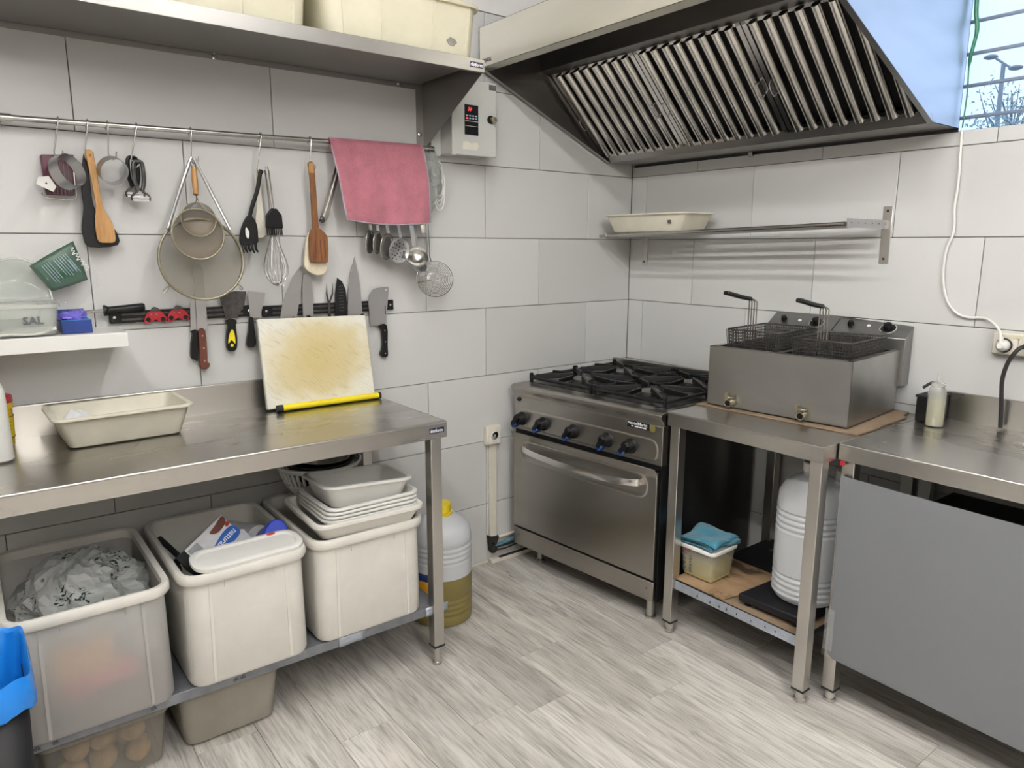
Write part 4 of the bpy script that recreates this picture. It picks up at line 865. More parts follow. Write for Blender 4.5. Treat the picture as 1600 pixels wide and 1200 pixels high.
pf = thing('pasta_fork', 'black toothed pasta fork hanging left of the whisk', 'pasta fork', (-1.90, -.06, 1.425))
part('handle', MB().tube(cat([(-1.864, -.062, 1.706), (-1.880, -.064, 1.64), (-1.900, -.062, 1.585), (-1.912, -.060, 1.545)], 5), [.007]*15+[.010], 10), 'black', pf)
part('head', MB().prism(cat2([(-1.921, 1.552), (-1.903, 1.552), (-1.889, 1.523), (-1.888, 1.485), (-1.893, 1.462), (-1.945, 1.456), (-1.951, 1.480), (-1.940, 1.520)], 3), 'y', -.068, -.060), 'black', pf, bevel=.003)
for k in range(5):
    x = -1.944+.0115*k; part('tooth', MB().tube([(x, -.064, 1.462), (x-.002, -.072, 1.444), (x, -.084, 1.430+.003*k % .008)], [.005, .0045, .003], 8), 'black', pf)
part('slot', MB().prism(cat2([(-1.928, 1.515), (-1.918, 1.500), (-1.922, 1.478), (-1.930, 1.490)], 3), 'y', -.0690, -.0682), 'white', pf)
wk = thing('whisk', 'balloon whisk of thin steel wires hanging beside the pasta fork', 'whisk', (-1.84, -.085, 1.31))
part('handle', MB().tube([(-1.845, -.066, 1.705), (-1.840, -.072, 1.60), (-1.8415, -.080, 1.50)], .0085, 12), 'wire', wk)
for k in range(7):
    a = PI*k/7; u = Vector((math.cos(a), math.sin(a), 0)); top = Vector((-1.8415, -.080, 1.500)); bot = Vector((-1.838, -.086, 1.318))
    P = []
    for s in (1, -1):
        leg = [top+u*s*.006, top.lerp(bot, .35)+u*s*.026, top.lerp(bot, .66)+u*s*.041, top.lerp(bot, .88)+u*s*.029, bot+Vector((0, 0, .002*k))]
        P = P+leg if s == 1 else P+leg[::-1][1:]
    part('wire', MB().tube(cat(P, 5), .0011, 5), 'wire', wk)
bru = thing('pastry_brush', 'black silicone pastry brush with steel handle in front of the whisk', 'brush', (-1.84, -.10, 1.49))
part('handle', MB().tube([(-1.850, -.080, 1.715), (-1.843, -.096, 1.58)], .0055, 10), 'wire', bru)
part('head', MB().prism([(-1.851, 1.578), (-1.831, 1.578), (-1.815, 1.556), (-1.813, 1.512), (-1.871, 1.512), (-1.869, 1.554)], 'y', -.106, -.090), 'black', bru, bevel=.004)
for k in range(9): x = -1.867+.0062*k; part('bristle', MB().tube([(x, -.098, 1.517), (x+.001, -.099, 1.490)], .0026, 6), 'black', bru)
single('white_spatula', MB().prism(cat2([(-1.876, 1.70), (-1.864, 1.70), (-1.860, 1.60), (-1.856, 1.55), (-1.856, 1.49), (-1.884, 1.487), (-1.884, 1.55), (-1.876, 1.60)], 3), 'y', -.044, -.036), 'ivory', 'cream plastic spatula hanging behind the whisk handle', 'spatula', (-1.87, -.04, 1.487))
wf = thing('wooden_fork', 'dark slotted wooden spatula hanging left of the pink towel', 'spatula', (-1.68, -.066, 1.397))
part('handle', MB().prism(cat2([(-1.700, 1.738), (-1.681, 1.740), (-1.677, 1.697), (-1.673, 1.534), (-1.671, 1.51), (-1.697, 1.51), (-1.695, 1.534), (-1.696, 1.695)], 3), 'y', -.074, -.062), 'woodd', wf, bevel=.003)
part('head', MB().prism(cat2([(-1.699, 1.513), (-1.670, 1.515), (-1.646, 1.493), (-1.641, 1.465), (-1.644, 1.404), (-1.655, 1.396), (-1.702, 1.397), (-1.710, 1.407), (-1.711, 1.475)], 3), 'y', -.076, -.064), 'woodd', wf, bevel=.003)
part('light_tip', MB().box(-1.699, -1.682, -.0750, -.0615, 1.705, 1.7385), 'woodl', wf)
for x in (-1.690, -1.672, -1.656): part('groove', MB().box(x, x+.003, -.0772, -.0755, 1.41, 1.475), 'woodr', wf)
single('silicone_spatula', MB().prism(cat2([(-1.702, 1.503), (-1.654, 1.504), (-1.646, 1.44), (-1.643, 1.401), (-1.645, 1.361), (-1.673, 1.349), (-1.709, 1.362), (-1.726, 1.385), (-1.719, 1.447)], 3), 'y', -.056, -.046), 'silicone', 'cream silicone spatula with scorched edge behind the dark wooden one', 'spatula', (-1.68, -.05, 1.349), bevel=.003)
tg = thing('tongs', 'steel kitchen tongs hanging half behind the pink towel', 'tongs', (-1.65, -.05, 1.54))
for dx, dy in ((0, 0), (.011, -.006)):
    part('arm', MB().loft([[(x+dx-w, RY+dy-.003, z), (x+dx+w, RY+dy-.003, z), (x+dx+w, RY+dy+.001, z), (x+dx-w, RY+dy+.001, z)] for x, z, w in ((-1.656, 1.540, .006), (-1.648, 1.556, .009), (-1.636, 1.59, .007), (-1.612, 1.66, .005), (-1.585, 1.74, .005))]), 'wire', tg)
part('gripping_tip', MB().blob((-1.650, -.056, 1.548), (.011, .006, .012), 10, 8), 'dblade', tg)

# towel over the rail
tw = thing('pink_towel', 'pink terry towel draped over the rail', 'towel', (-1.42, -.07, 1.53))
def towel_pt(u, v):
    x0 = -1.612+.036*max(0, v)**1.2; x1 = -1.232+.012*max(0, v); x = x0+(x1-x0)*u
    zt = railz(x)+.010
    if v < 0: return Vector((x+.012, RY+.0125, zt+v*.20))
    z = zt-.292*v-.012*v*(math.sin(PI*u))+.010*v*(1-u)*(v > .9)
    y = RY-.012-.030*min(1, v*2.2)-.007*math.sin(u*9+v*1.4)*v-.005*math.sin(u*21+1)*v
    return Vector((x, y, z))
def towel_f(u, v):
    s = -.22+1.22*v
    if -.03 < s < .03:
        a = (s+.03)/.06*PI; q = towel_pt(u, 0); return (q.x, RY+.0125*math.cos(a), railz(q.x)+.0125*math.sin(a))
    return tuple(towel_pt(u, s if s < 0 else s))
part('cloth', MB().grid(towel_f, 40, 50), 'pink', tw, solid=.005)
edge = [towel_pt(0, v/12) for v in range(1, 13)]+[towel_pt(i/16, 1) for i in range(1, 17)]+[towel_pt(1, 1-v/12) for v in range(1, 12)]
part('hem', MB().tube([p+Vector((0, -.001, 0)) for p in edge], .0031, 6), 'pinkedge', tw)
part('care_tag', MB().add([towel_pt(.86, 1)+Vector(q) for q in ((0, .002, .004), (.020, .002, .004), (.027, .001, -.034), (.008, .001, -.036))], [(0, 1, 2, 3)]), 'ivory', tw, solid=.0008)
pb = single('plastic_bag', MB().grid(lambda u, v: (-1.205+.075*u*(.25+.75*math.sin(PI*min(1, v*.85+.12)))+.010*noise.noise(Vector((u*5, v*6, 1))), -.035-.030*math.sin(PI*u)*math.sin(PI*min(1, v+.1))+.012*noise.noise(Vector((u*6, v*9, 4))), 1.825-.24*v), 14, 26), 'bag', 'crumpled clear-white plastic bag hanging right of the pink towel', 'bag', (-1.17, -.04, 1.585), smooth=False)
single('twine_coil', MB().tube(cat([(-1.150+.022*math.cos(a*.7)*(1+.1*math.sin(a)), -.045-.004*math.sin(a), 1.645+.062*math.sin(a*.7)+.002*a) for a in range(0, 40)], 3), .0022, 5), 'white', 'loose coil of white twine in the bag beside the towel', 'twine', (-1.15, -.045, 1.58))

# spoons and ladles below the towel
def spoon(name, label, cat_, hx, bowl, r, tilt, yaw, mat='wire', holes=0, deep=.45, y=-.06, hw=.006):
    t = thing(name, label, cat_, (bowl[0], y, bowl[2]-r))
    Mx = Matrix.Translation(bowl) @ Matrix.Rotation(R(yaw), 4, 'Z') @ Matrix.Rotation(R(90+tilt), 4, 'X')
    prof = [(r*math.cos(a*PI/2/8) if a < 8 else .0008, -r*deep*math.sin(a*PI/2/8)) for a in range(9)]
    part('bowl', MB().lathe(prof, 30, (0, 0, 0), Matrix.Identity(4), cap0=False).xf(Mx), mat, t, solid=.0014)
    top = Vector((hx, RY-.008, 1.72)); e = Mx @ Vector((0, r*.97, -.001)); mid = top.lerp(e, .6)+Vector((0, -.004, 0))
    P = cat([top, mid, e+Vector((0, 0, .012)), e], 4)
    part('handle', MB().loft([[(p.x-hw, p.y-.0011, p.z), (p.x+hw, p.y-.0011, p.z), (p.x+hw, p.y+.0011, p.z), (p.x-hw, p.y+.0011, p.z)] for p in P]), mat, t)
    for i in range(holes):
        a = i*2.4; q = r*.80*math.sqrt((i+.5)/holes); zz = -r*deep*math.sqrt(max(0, 1-(q/r)**2))
        part('hole', MB().lathe([(.0026, -.0012), (.0026, .0012)], 8, (q*math.cos(a), q*math.sin(a), zz+.0008), Matrix.Identity(4)).xf(Mx), 'black', t)
    return t
spoon('serving_spoon', 'steel serving spoon edge-on, leftmost below the pink towel', 'spoon', -1.482, (-1.468, -.062, 1.470), .044, 4, 44)
spoon('serving_spoon', 'second edge-on steel serving spoon below the towel', 'spoon', -1.462, (-1.442, -.070, 1.468), .044, 4, 44)
spoon('serving_spoon', 'broad bright serving spoon just left of the holed skimmer', 'spoon', -1.432, (-1.408, -.082, 1.452), .050, 6, 34)
spoon('skimmer', 'steel skimmer with round holes under the middle of the towel', 'skimmer', -1.385, (-1.365, -.098, 1.437), .050, 8, 12, 'blade', 22, .30)
spoon('ladle', 'round-bowled steel ladle hanging below the right of the towel', 'ladle', -1.318, (-1.296, -.108, 1.418), .047, -38, -8, 'wire', 0, .8, hw=.009)
spoon('ladle', 'smaller darker ladle behind the round-bowled one', 'ladle', -1.284, (-1.262, -.072, 1.385), .034, -30, 10, 'blade', 0, .8)
sp = thing('spider_skimmer', 'round spiral wire skimmer hanging at the right end of the rail', 'skimmer', (-1.212, -.10, 1.25))
SX = Matrix.Translation((-1.214, -.105, 1.326)) @ Matrix.Rotation(R(-16), 4, 'Z') @ Matrix.Rotation(R(84), 4, 'X')
part('hoop', MB().tube([SX @ Vector((.074*math.cos(2*PI*i/44), .070*math.sin(2*PI*i/44), 0)) for i in range(44)], .0018, 6, True), 'wire', sp)
part('spiral', MB().tube([SX @ Vector(((.008+.064*i/330)*math.cos(i*.209), (.008+.061*i/330)*math.sin(i*.209), -.014+.014*(i/330)**2)) for i in range(331)], .0010, 4), 'wire', sp)
for k in range(6): a = PI*k/3+.2; part('spoke', MB().tube([SX @ Vector((0, 0, -.014)), SX @ Vector((.037*math.cos(a), .035*math.sin(a), -.011)), SX @ Vector((.074*math.cos(a), .070*math.sin(a), 0))], .0011, 5), 'wire', sp)
for dx in (-.005, .006):
    part('handle_wire', MB().tube(cat([(-1.226+dx, -.058, 1.72), (-1.222+dx, -.066, 1.52), (-1.224+dx, -.074, 1.455), (-1.234+dx, -.090, 1.42), (-1.232+dx, -.098, 1.395)], 5), .0022, 6), 'wire', sp)

# ---------------------------------------------------------------- magnetic strips and knives
def strip(label, x0, x1, z, group):
    t = thing('magnetic_strip', label, 'knife rack', ((x0+x1)/2, 0, z-.019))
    part('base', MB().box(x0, x1, -.016, -.0005, z-.019, z+.019), 'black', t, bevel=.002)
    for dz in (-.008, .008): part('magnet_bar', MB().box(x0+.035, x1-.035, -.0175, -.0155, z+dz-.003, z+dz+.003), 'dblade', t)
    for x in (x0+.014, x1-.014): part('screw', MB().lathe([(.005, 0), (.005, .001), (.003, .002)], 12, (x, -.0162, z), rotx), 'wire', t)
strip('black magnetic knife strip ending at the white shelf', -2.352, -1.905, 1.231, None)
strip('black magnetic knife strip carrying the cleaver', -1.872, -1.353, 1.226, None)
def knife(name, label, cat_, blade, handle, hm, bm='blade', y=-.0185, rivets=(), bt=.0022, ht=.016):
    allz = [p[1] for p in blade+handle]; t = thing(name, label, cat_, (blade[0][0], y, min(allz)))
    part('blade', MB().prism(blade, 'y', y-bt, y), bm, t)
    if handle: part('handle', MB().prism(cat2(handle, 3), 'y', y-bt/2-ht/2, y-bt/2+ht/2), hm, t, bevel=.003)
    for x, z in rivets: part('rivet', MB().lathe([(.003, 0), (.003, .0012)], 12, (x, y-bt/2-ht/2, z), rotx), 'brass' if hm == 'woodr' else 'wire', t)
    return t
knife('kitchen_knife', 'black-handled knife just left of the brown-handled one', 'knife', [(-2.117, 1.172), (-2.112, 1.259), (-2.096, 1.300), (-2.092, 1.30), (-2.097, 1.170)], [(-2.118, 1.174), (-2.097, 1.172), (-2.103, 1.077), (-2.111, 1.077), (-2.123, 1.086), (-2.119, 1.137), (-2.113, 1.163)], 'black')
knife('carving_knife', 'carving knife with riveted reddish-brown wooden handle', 'knife', [(-2.094, 1.385), (-2.077, 1.40), (-2.064, 1.38), (-2.063, 1.175), (-2.097, 1.176)], [(-2.095, 1.175), (-2.074, 1.174), (-2.072, 1.101), (-2.073, 1.067), (-2.066, 1.060), (-2.072, 1.046), (-2.086, 1.042), (-2.097, 1.049), (-2.098, 1.071), (-2.096, 1.111)], 'woodr', y=-.024, rivets=((-2.084, 1.157), (-2.083, 1.115), (-2.083, 1.072)))
k_ = knife('scraper', 'wide scraper with black and yellow grip', 'scraper', [(-2.018, 1.288), (-1.966, 1.301), (-1.926, 1.299), (-1.934, 1.254), (-1.967, 1.206), (-1.999, 1.207)], [(-2.001, 1.202), (-1.986, 1.209), (-1.967, 1.2), (-1.971, 1.181), (-1.969, 1.142), (-1.971, 1.114), (-1.977, 1.099), (-1.991, 1.095), (-2.003, 1.103), (-2.005, 1.131), (-1.999, 1.172), (-1.997, 1.183)], 'black', 'dblade', ht=.022)
part('yellow_grip', MB().prism(cat2([(-1.986, 1.172), (-1.979, 1.158), (-1.978, 1.122), (-1.989, 1.136), (-2.001, 1.124), (-1.997, 1.151)], 3), 'y', -.0325, -.029), 'byellow', k_)
part('neck_ring', MB().box(-2.000, -1.968, -.0225, -.0165, 1.205, 1.2085), 'brass', k_)
part('hang_hole', MB().lathe([(.0055, 0), (.0055, .0012), (.0035, .0012)], 14, (-1.989, -.0305, 1.117), rotx), 'byellow', k_)
knife('griddle_spatula', 'short flexible spatula with black handle beside the cutting board', 'spatula', [(-1.921, 1.301), (-1.860, 1.291), (-1.884, 1.206), (-1.919, 1.207)], [(-1.921, 1.207), (-1.910, 1.206), (-1.908, 1.166), (-1.906, 1.115), (-1.919, 1.103), (-1.933, 1.107), (-1.937, 1.118), (-1.927, 1.167)], 'black', 'blade', y=-.020)
knife('chef_knife', 'broad curved blade leftmost above the cutting board', 'knife', [(-1.816, 1.185), (-1.799, 1.256), (-1.762, 1.340), (-1.727, 1.382), (-1.718, 1.379), (-1.728, 1.305), (-1.755, 1.18)], [(-1.775, 1.188), (-1.755, 1.188), (-1.765, 1.06), (-1.785, 1.06)], 'black')
knife('slicing_knife', 'straight narrow blade under the silicone spatula', 'knife', [(-1.728, 1.185), (-1.725, 1.304), (-1.720, 1.350), (-1.689, 1.361), (-1.686, 1.28), (-1.688, 1.185)], [(-1.722, 1.19), (-1.694, 1.19), (-1.696, 1.06), (-1.720, 1.06)], 'black')
knife('carving_fork', 'two-tined steel carving fork on the magnetic strip', 'fork', [(-1.630, 1.318), (-1.6345, 1.278), (-1.629, 1.242), (-1.630, 1.185), (-1.620, 1.185), (-1.621, 1.242), (-1.6065, 1.277), (-1.606, 1.318), (-1.612, 1.280), (-1.624, 1.252), (-1.629, 1.280)], [(-1.634, 1.188), (-1.616, 1.188), (-1.616, 1.08), (-1.634, 1.08)], 'black', 'dblade')
sk_ = knife('santoku_knife', 'dark santoku knife with dimpled blade between fork and chef knife', 'knife', [(-1.604, 1.18), (-1.599, 1.277), (-1.588, 1.338), (-1.569, 1.323), (-1.556, 1.293), (-1.553, 1.245), (-1.554, 1.18)], [(-1.596, 1.185), (-1.560, 1.185), (-1.563, 1.06), (-1.593, 1.06)], 'black', 'black')
for k in range(9): part('dimple', MB().prism([(-1.584, 1.212+.0115*k), (-1.566, 1.214+.0115*k), (-1.566, 1.2165+.0115*k), (-1.584, 1.2145+.0115*k)], 'y', -.0212, -.0206), 'dblade', sk_)
knife('chef_knife', 'tall pointed chef knife between santoku and cleaver', 'knife', [(-1.552, 1.178), (-1.547, 1.275), (-1.536, 1.346), (-1.515, 1.414), (-1.503, 1.357), (-1.495, 1.297), (-1.490, 1.178)], [(-1.505, 1.186), (-1.482, 1.186), (-1.479, 1.055), (-1.484, 1.042), (-1.500, 1.048), (-1.504, 1.10)], 'black')
cv = knife('cleaver', 'steel cleaver with black riveted handle at the end of the strip', 'cleaver', cat2([(-1.459, 1.151), (-1.465, 1.241), (-1.459, 1.271), (-1.445, 1.288), (-1.428, 1.294)], 1)+[(-1.375, 1.298), (-1.383, 1.231), (-1.392, 1.146)], [(-1.423, 1.149), (-1.390, 1.147), (-1.390, 1.067), (-1.390, 1.028), (-1.399, 1.022), (-1.417, 1.026), (-1.422, 1.038), (-1.412, 1.069), (-1.413, 1.126)], 'black', y=-.020, rivets=((-1.402, 1.128), (-1.401, 1.083), (-1.403, 1.037)))
part('hang_hole', MB().lathe([(.0035, 0), (.0035, .0005)], 12, (-1.389, -.0224, 1.286), rotx), 'white', cv)
part('etching', MB().box(-1.396, -1.392, -.0226, -.0221, 1.19, 1.225), 'dblade', cv)
ks = thing('sharpening_steel', 'black-handled sharpening steel lying along the left strip', 'sharpening steel', (-2.32, -.04, 1.25))
part('rod', MB().tube([(-2.47, -.030, 1.251), (-2.365, -.030, 1.256)], .0055, 10), 'wire', ks)
part('handle', MB().tube([(-2.368, -.031, 1.256), (-2.362, -.031, 1.256), (-2.354, -.031, 1.257), (-2.30, -.031, 1.259), (-2.258, -.031, 1.262), (-2.252, -.031, 1.262)], [.017, .017, .0105, .0125, .0125, .010], 14), 'black', ks)
for k, (x, z, lbl) in enumerate(((-2.222, 1.226, 'red lever can opener nearer the sharpening steel'), (-2.153, 1.228, 'red lever can opener nearer the knives'))):
    op = thing('can_opener', lbl, 'can opener', (x, -.03, z-.014), group='red can openers')
    part('body', MB().prism(cat2([(x-.034, z-.008), (x-.022, z+.016), (x, z+.021), (x+.020, z+.018), (x+.034, z-.004), (x+.028, z-.017), (x+.012, z-.014), (x, z-.008), (x-.012, z-.014), (x-.028, z-.019)], 3), 'y', -.028, -.0185), 'red', op, bevel=.002)
    for sx in (-1, 1):
        part('finger_hole', MB().lathe([(.0075, 0), (.0075, .001)], 16, (x+sx*.022, -.0282, z-.006), rotx), 'black', op)
        part('rivet', MB().lathe([(.0022, 0), (.0022, .001)], 10, (x+sx*.008-.004, -.0282, z+.010), rotx), 'wire', op)
    part('blade', MB().prism(cat2([(x-.014, z+.020), (x-.004, z+.034), (x+.010, z+.030), (x+.014, z+.022), (x, z+.018)], 3), 'y', -.030, -.025), 'dblade', op)

# ================================================================== extractor hood
hd = thing('extractor_hood', 'large stainless extractor hood with baffle filters over stove and fryer', 'extractor hood', (-.45, -.74, 1.843))
HL, HR = -.016, -1.478                                    # hood ends along y
part('front_lip', MB().slab((-.930, 2.165), (-.930, 2.318), -.0015, 'y', HR, HL).slab((-.930, 2.165), (-.872, 2.165), .0015, 'y', HR, HL).slab((-.872, 2.165), (-.872, 2.192), .0012, 'y', HR, HL), 'hoodlip', hd)
part('roof', MB().slab((-.930, 2.318), (-.002, 2.318), .002, 'y', HR, HL), 'hood', hd)
prof = [(-.002, 1.845), (-.190, 1.845), (-.930, 2.165), (-.930, 2.319), (-.002, 2.319)]
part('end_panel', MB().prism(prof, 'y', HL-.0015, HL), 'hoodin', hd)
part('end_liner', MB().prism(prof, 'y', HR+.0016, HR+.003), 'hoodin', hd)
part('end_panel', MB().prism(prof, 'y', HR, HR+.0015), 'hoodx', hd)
for y0, y1 in ((HL-.018, HL), (HR, HR+.018)):
    part('edge_return', MB().slab((-.192, 1.8455), (-.928, 2.1655), .0015, 'y', y0, y1), 'hood', hd)
part('drip_tray', MB().slab((-.002, 1.845), (-.190, 1.845), -.0015, 'y', HR, HL).slab((-.190, 1.845), (-.216, 1.872), -.0015, 'y', HR, HL), 'hood', hd)
part('back_panel', MB().box(-.0045, -.0015, HR, HL, 1.834, 2.318), 'dark_in', hd)
part('filter_rail', MB().slab((-.602, 2.318), (-.602, 2.200), -.0015, 'y', HR, HL).slab((-.602, 2.200), (-.555, 2.190), -.0015, 'y', HR, HL), 'hood', hd)
part('gap_shade_sheet', MB().slab((-.545, 2.235), (-.190, 1.905), .002, 'y', HR+.004, HL-.004), 'dark_in', hd)  # added black sheet that puts shade into the gaps between baffles
part('drain_plug', MB().box(-.03, -.012, -.70, -.68, 1.826, 1.8445), 'wire', hd, bevel=.002)
P0, P1 = Vector((-.556, 0, 2.190)), Vector((-.221, 0, 1.868)); SD = (P1-P0).normalized(); SN = Vector((SD.z, 0, -SD.x)); SL = (P1-P0).length
if SN.z > 0: SN = -SN
def fpt(s, n, y): q = P0+SD*s+SN*n; return (q.x, y, q.z)
FW = (HL-HR-.012)/3
baf = None; hnd = None
for k in range(3):
    ya = HL-.006-FW*k; yb = ya-FW+.004
    mb = MB()
    for y0, y1, s0, s1 in ((ya, ya-.018, .0, SL), (yb+.018, yb, .0, SL), (ya, yb, 0, .014), (ya, yb, SL-.014, SL)):
        c = [fpt(s0, 0, y0), fpt(s1, 0, y0), fpt(s1, 0, y1), fpt(s0, 0, y1)]; e = [fpt(s0, -.022, y0), fpt(s1, -.022, y0), fpt(s1, -.022, y1), fpt(s0, -.022, y1)]
        mb.loft([c, e])
    fr = part('baffle_filter', mb, 'baffle', hd)
    nb = 8; pitch = (FW-.004-.036)/nb
    for j in range(nb):
        yc = ya-.018-pitch*(j+.5)
        if baf is None:
            m2 = MB(); loops = []
            for s in (.010, .20, SL-.010):
                sec = [(.0165*math.cos(R(a)), .0175*math.sin(R(a))) for a in range(0, 181, 20)]
                inn = [(.0152*math.cos(R(a)), .0162*math.sin(R(a))) for a in range(180, -1, -20)]
                loops.append([fpt(s, .004-.004+n, yc+t) for t, n in sec+inn])
            m2.loft(loops); baf = part('baffle', m2, 'baffle', fr); by = yc
        else: clone(baf, fr, (0, yc-by, 0))
        # rear baffle, set back between the front ones
    for yh in (ya-.024, yb+.024):
        m3 = MB().tube(cat([fpt(.235, .002, yh), fpt(.237, .024, yh), fpt(.262, .030, yh), fpt(.287, .024, yh), fpt(.289, .002, yh)], 4), .0022, 6)
        hn = part('handle', m3, 'blade', fr); part('handle_clip', MB().loft([[fpt(s, n, yh+t) for t, n in ((-.004, -.001), (.004, -.001), (.004, .002), (-.004, .002))] for s in (.232, .292)]), 'dblade', fr)
text('lettering', 'TEVEX', .021, 'gletter', hd, (-.9318, -.036, 2.181), (0, -1, 0), (0, 0, 1))

# ================================================================== wire shelf on the tiled wall
rk = thing('tube_shelf', 'narrow steel tube shelf bracketed to the tiles above the fryer', 'shelf', (-.13, -.68, 1.39))
def rz(y): return 1.503+(-.10-y)*.0265
for x in (-.262, -.212, -.162, -.112, -.062):
    part('tube', MB().tube([(x, -.052, rz(-.052)), (x, -1.255, rz(-1.255))], .0075, 12), 'wire', rk)
for y, lab_ in ((-.102, 0), (-1.272, 1)):
    z = rz(y)
    br = part('bracket', MB().box(-.004, -.0005, y-.017, y+.017, z-.138, z+.066).box(-.275, -.001, y-.0015, y+.0015, z-.010, z+.013), 'stz', rk, bevel=.001)
    for zz in (z+.050, z-.122): part('screw', MB().lathe([(.005, 0), (.005, .0015), (.0025, .002)], 10, (-.0042, y, zz), Matrix.Rotation(R(-90), 4, 'Y')), 'dblade', br)
    if lab_:
        part('perforated_arm', MB().box(-.285, -.001, y-.004, y+.001, z-.014, z+.017), 'blade', rk)
        for i in range(6): part('arm_hole', MB().lathe([(.0022, 0), (.0022, .0006)], 8, (-.262+.048*i, y-.0042, z+.003), rotx), 'dark_in', rk)
tb = thing('plastic_tray', 'empty cream plastic tray on the wall-mounted tube shelf', 'tray', (-.162, -.318, rz(-.3)+.0085), -90.8)
part('body', tray(MB(), .465, .205, .082, .022, .87, .012, .004, .006), 'cream', tb)
part('small_mark', MB().box(.150, .164, -.1025, -.0955, .036, .050).xf(Matrix.Translation((0, .0, 0))), 'cap', tb)

# ================================================================== stove
sv = thing('gas_stove', 'four-burner stainless gas range with oven in the tiled corner', 'stove', (-.785, -.072, 0), -84.6)
SW, SDp = .80, .700                                         # local x: along the front, y: into the room corner, z up
part('side_panel', MB().box(.002, .004, .004, SDp-.02, .10, .80), 'enamel', sv)
part('side_panel', MB().box(SW-.004, SW-.002, .004, SDp-.02, .10, .80), 'enamel', sv)
part('back_panel', MB().box(.004, SW-.004, SDp-.025, SDp-.02, .10, .80), 'enamel', sv)
part('oven_box', MB().box(.02, SW-.02, .035, SDp-.03, .12, .78), 'dark_in', sv)
nose = [(.0, .800), (-.002, .812), (-.014, .826), (-.022, .838), (-.022, .845), (-.014, .851), (.0, .853)]
part('hob_top', MB().prism(nose+[(SDp-.02, .853), (SDp-.02, .843), (.010, .843), (.010, .800)], 'x', -.004, SW+.004), 'oven', sv, bevel=.001)
part('backsplash', MB().box(-.002, SW+.002, SDp-.018, SDp, .845, .900), 'oven', sv, bevel=.002)
cp = part('control_panel', MB().box(0, SW, 0, .034, .648, .7995), 'oven', sv, bevel=.002)
part('panel_stamping', MB().loft([[(p[0], -.0003+q, p[1]) for p in [(c[0], c[1]) for c in rr(.40, .702, .765-2*k, .088-2*k, .035, 0, 6)]] for k, q in ((0, .0), (.004, -.0022), (.008, -.0022))]), 'oven', cp)
for j, x in enumerate((.048, .182, .357, .539, .655)):
    z = .700
    kn = part('knob', MB().lathe([(.030, 0), (.030, .006), (.025, .010), (.0245, .032), (.021, .037)], 24, (x, 0, z), rotx), 'black', cp)
    part('knob_grip', MB().prism([(-.008, -.028), (.008, -.028), (.010, .021), (-.010, .021)], 'y', -.052, -.030).xf(Matrix.Translation((x, 0, z)) @ Matrix.Rotation(R((40, 40, 40, 30, 45)[j]), 4, 'Y')), 'black', kn, bevel=.002)
    part('knob_pointer', MB().prism([(-.008, -.042), (.012, -.042), (.018, -.014), (-.015, -.014)], 'y', -.046, -.010).xf(Matrix.Translation((x, 0, z)) @ Matrix.Rotation(R((40, 40, 40, 30, 45)[j]), 4, 'Y')), 'blue', kn, bevel=.003)
    part('dial_mark', MB().lathe([(.002, 0), (.002, .0008)], 8, (x+.004, 0, z+.038), rotx).lathe([(.002, 0), (.002, .0008)], 8, (x-.010, 0, z+.036), rotx), 'gletter', cp)
part('igniter', MB().lathe([(.009, 0), (.009, .006), (.006, .010)], 14, (.028, 0, .785), rotx), 'black', cp)
pl = part('maker_plate', MB().box(.634, .738, -.0012, 0, .774, .800), 'enamel', cp)
text('lettering', 'HostelMarkt', .0175, 'letter', pl, (.6355, -.0013, .7865), (1, 0, 0), (0, 0, 1), bold=.0002, sx=1.04)
for x, l in ((.654, .010), (.670, .018), (.692, .014), (.710, .014)): part('print_stroke', MB().box(x, x+l, -.0018, -.0011, .7775, .7825), 'letter', pl)
part('gold_sticker', MB().prism(cat2([(.741, .780), (.752, .772), (.764, .778), (.764, .795), (.750, .799), (.741, .795)], 2), 'y', -.001, 0), pm('gold_foil', (.30, .26, .08), .4, .5), cp)
part('vent_gap', MB().box(.006, SW-.006, .004, .03, .628, .648), 'enamel', sv)
dr = part('oven_door', MB().box(.004, SW-.010, -.012, .022, .192, .622).prism([(-.012, .600), (-.012, .622), (-.022, .632), (-.030, .640), (-.026, .630), (-.016, .616)], 'x', .004, SW-.010), 'oven', sv, bevel=.002)
def stamp(x0, x1, z0, z1, r, y): return [(p[0], y, p[1]) for p in [(q[0], q[1]) for q in rr((x0+x1)/2, (z0+z1)/2, x1-x0, z1-z0, r, 0, 8)]]
part('handle_recess', MB().loft([stamp(.045, .752, .505, .608, .048, -.0118), stamp(.050, .747, .510, .603, .046, -.0150), stamp(.054, .743, .514, .599, .044, -.0150), stamp(.059, .738, .519, .594, .040, -.0124)], closed=False), 'oven', dr)
hp = cat([(.078, -.014, .575), (.095, -.038, .575), (.20, -.058, .570), (.40, -.070, .566), (.60, -.058, .566), (.705, -.038, .572), (.722, -.014, .574)], 6)
part('door_handle', MB().loft([[(p.x, p.y-.004, p.z-.013), (p.x, p.y-.006, p.z), (p.x, p.y-.003, p.z+.013), (p.x, p.y+.006, p.z+.010), (p.x, p.y+.006, p.z-.010)] for p in hp]), 'chrome', dr)
kp = part('kick_panel', MB().box(.004, SW-.010, -.008, .020, .100, .180), 'oven', sv, bevel=.002)
for x in (.035, SW-.04): part('screw', MB().lathe([(.005, 0), (.005, .002), (.003, .003)], 10, (x, -.008, .150), rotx), 'wire', kp)
part('dark_slot', MB().box(.006, SW-.012, .002, .02, .178, .194), 'enamel', sv)
for x, y in ((.07, .10), (SW-.06, .05), (.07, SDp-.1), (SW-.07, SDp-.1)): part('foot', MB().lathe([(.022, 0), (.022, .008), (.016, .012), (.016, .125)], 16, (x, y, 0)), 'stz', sv)
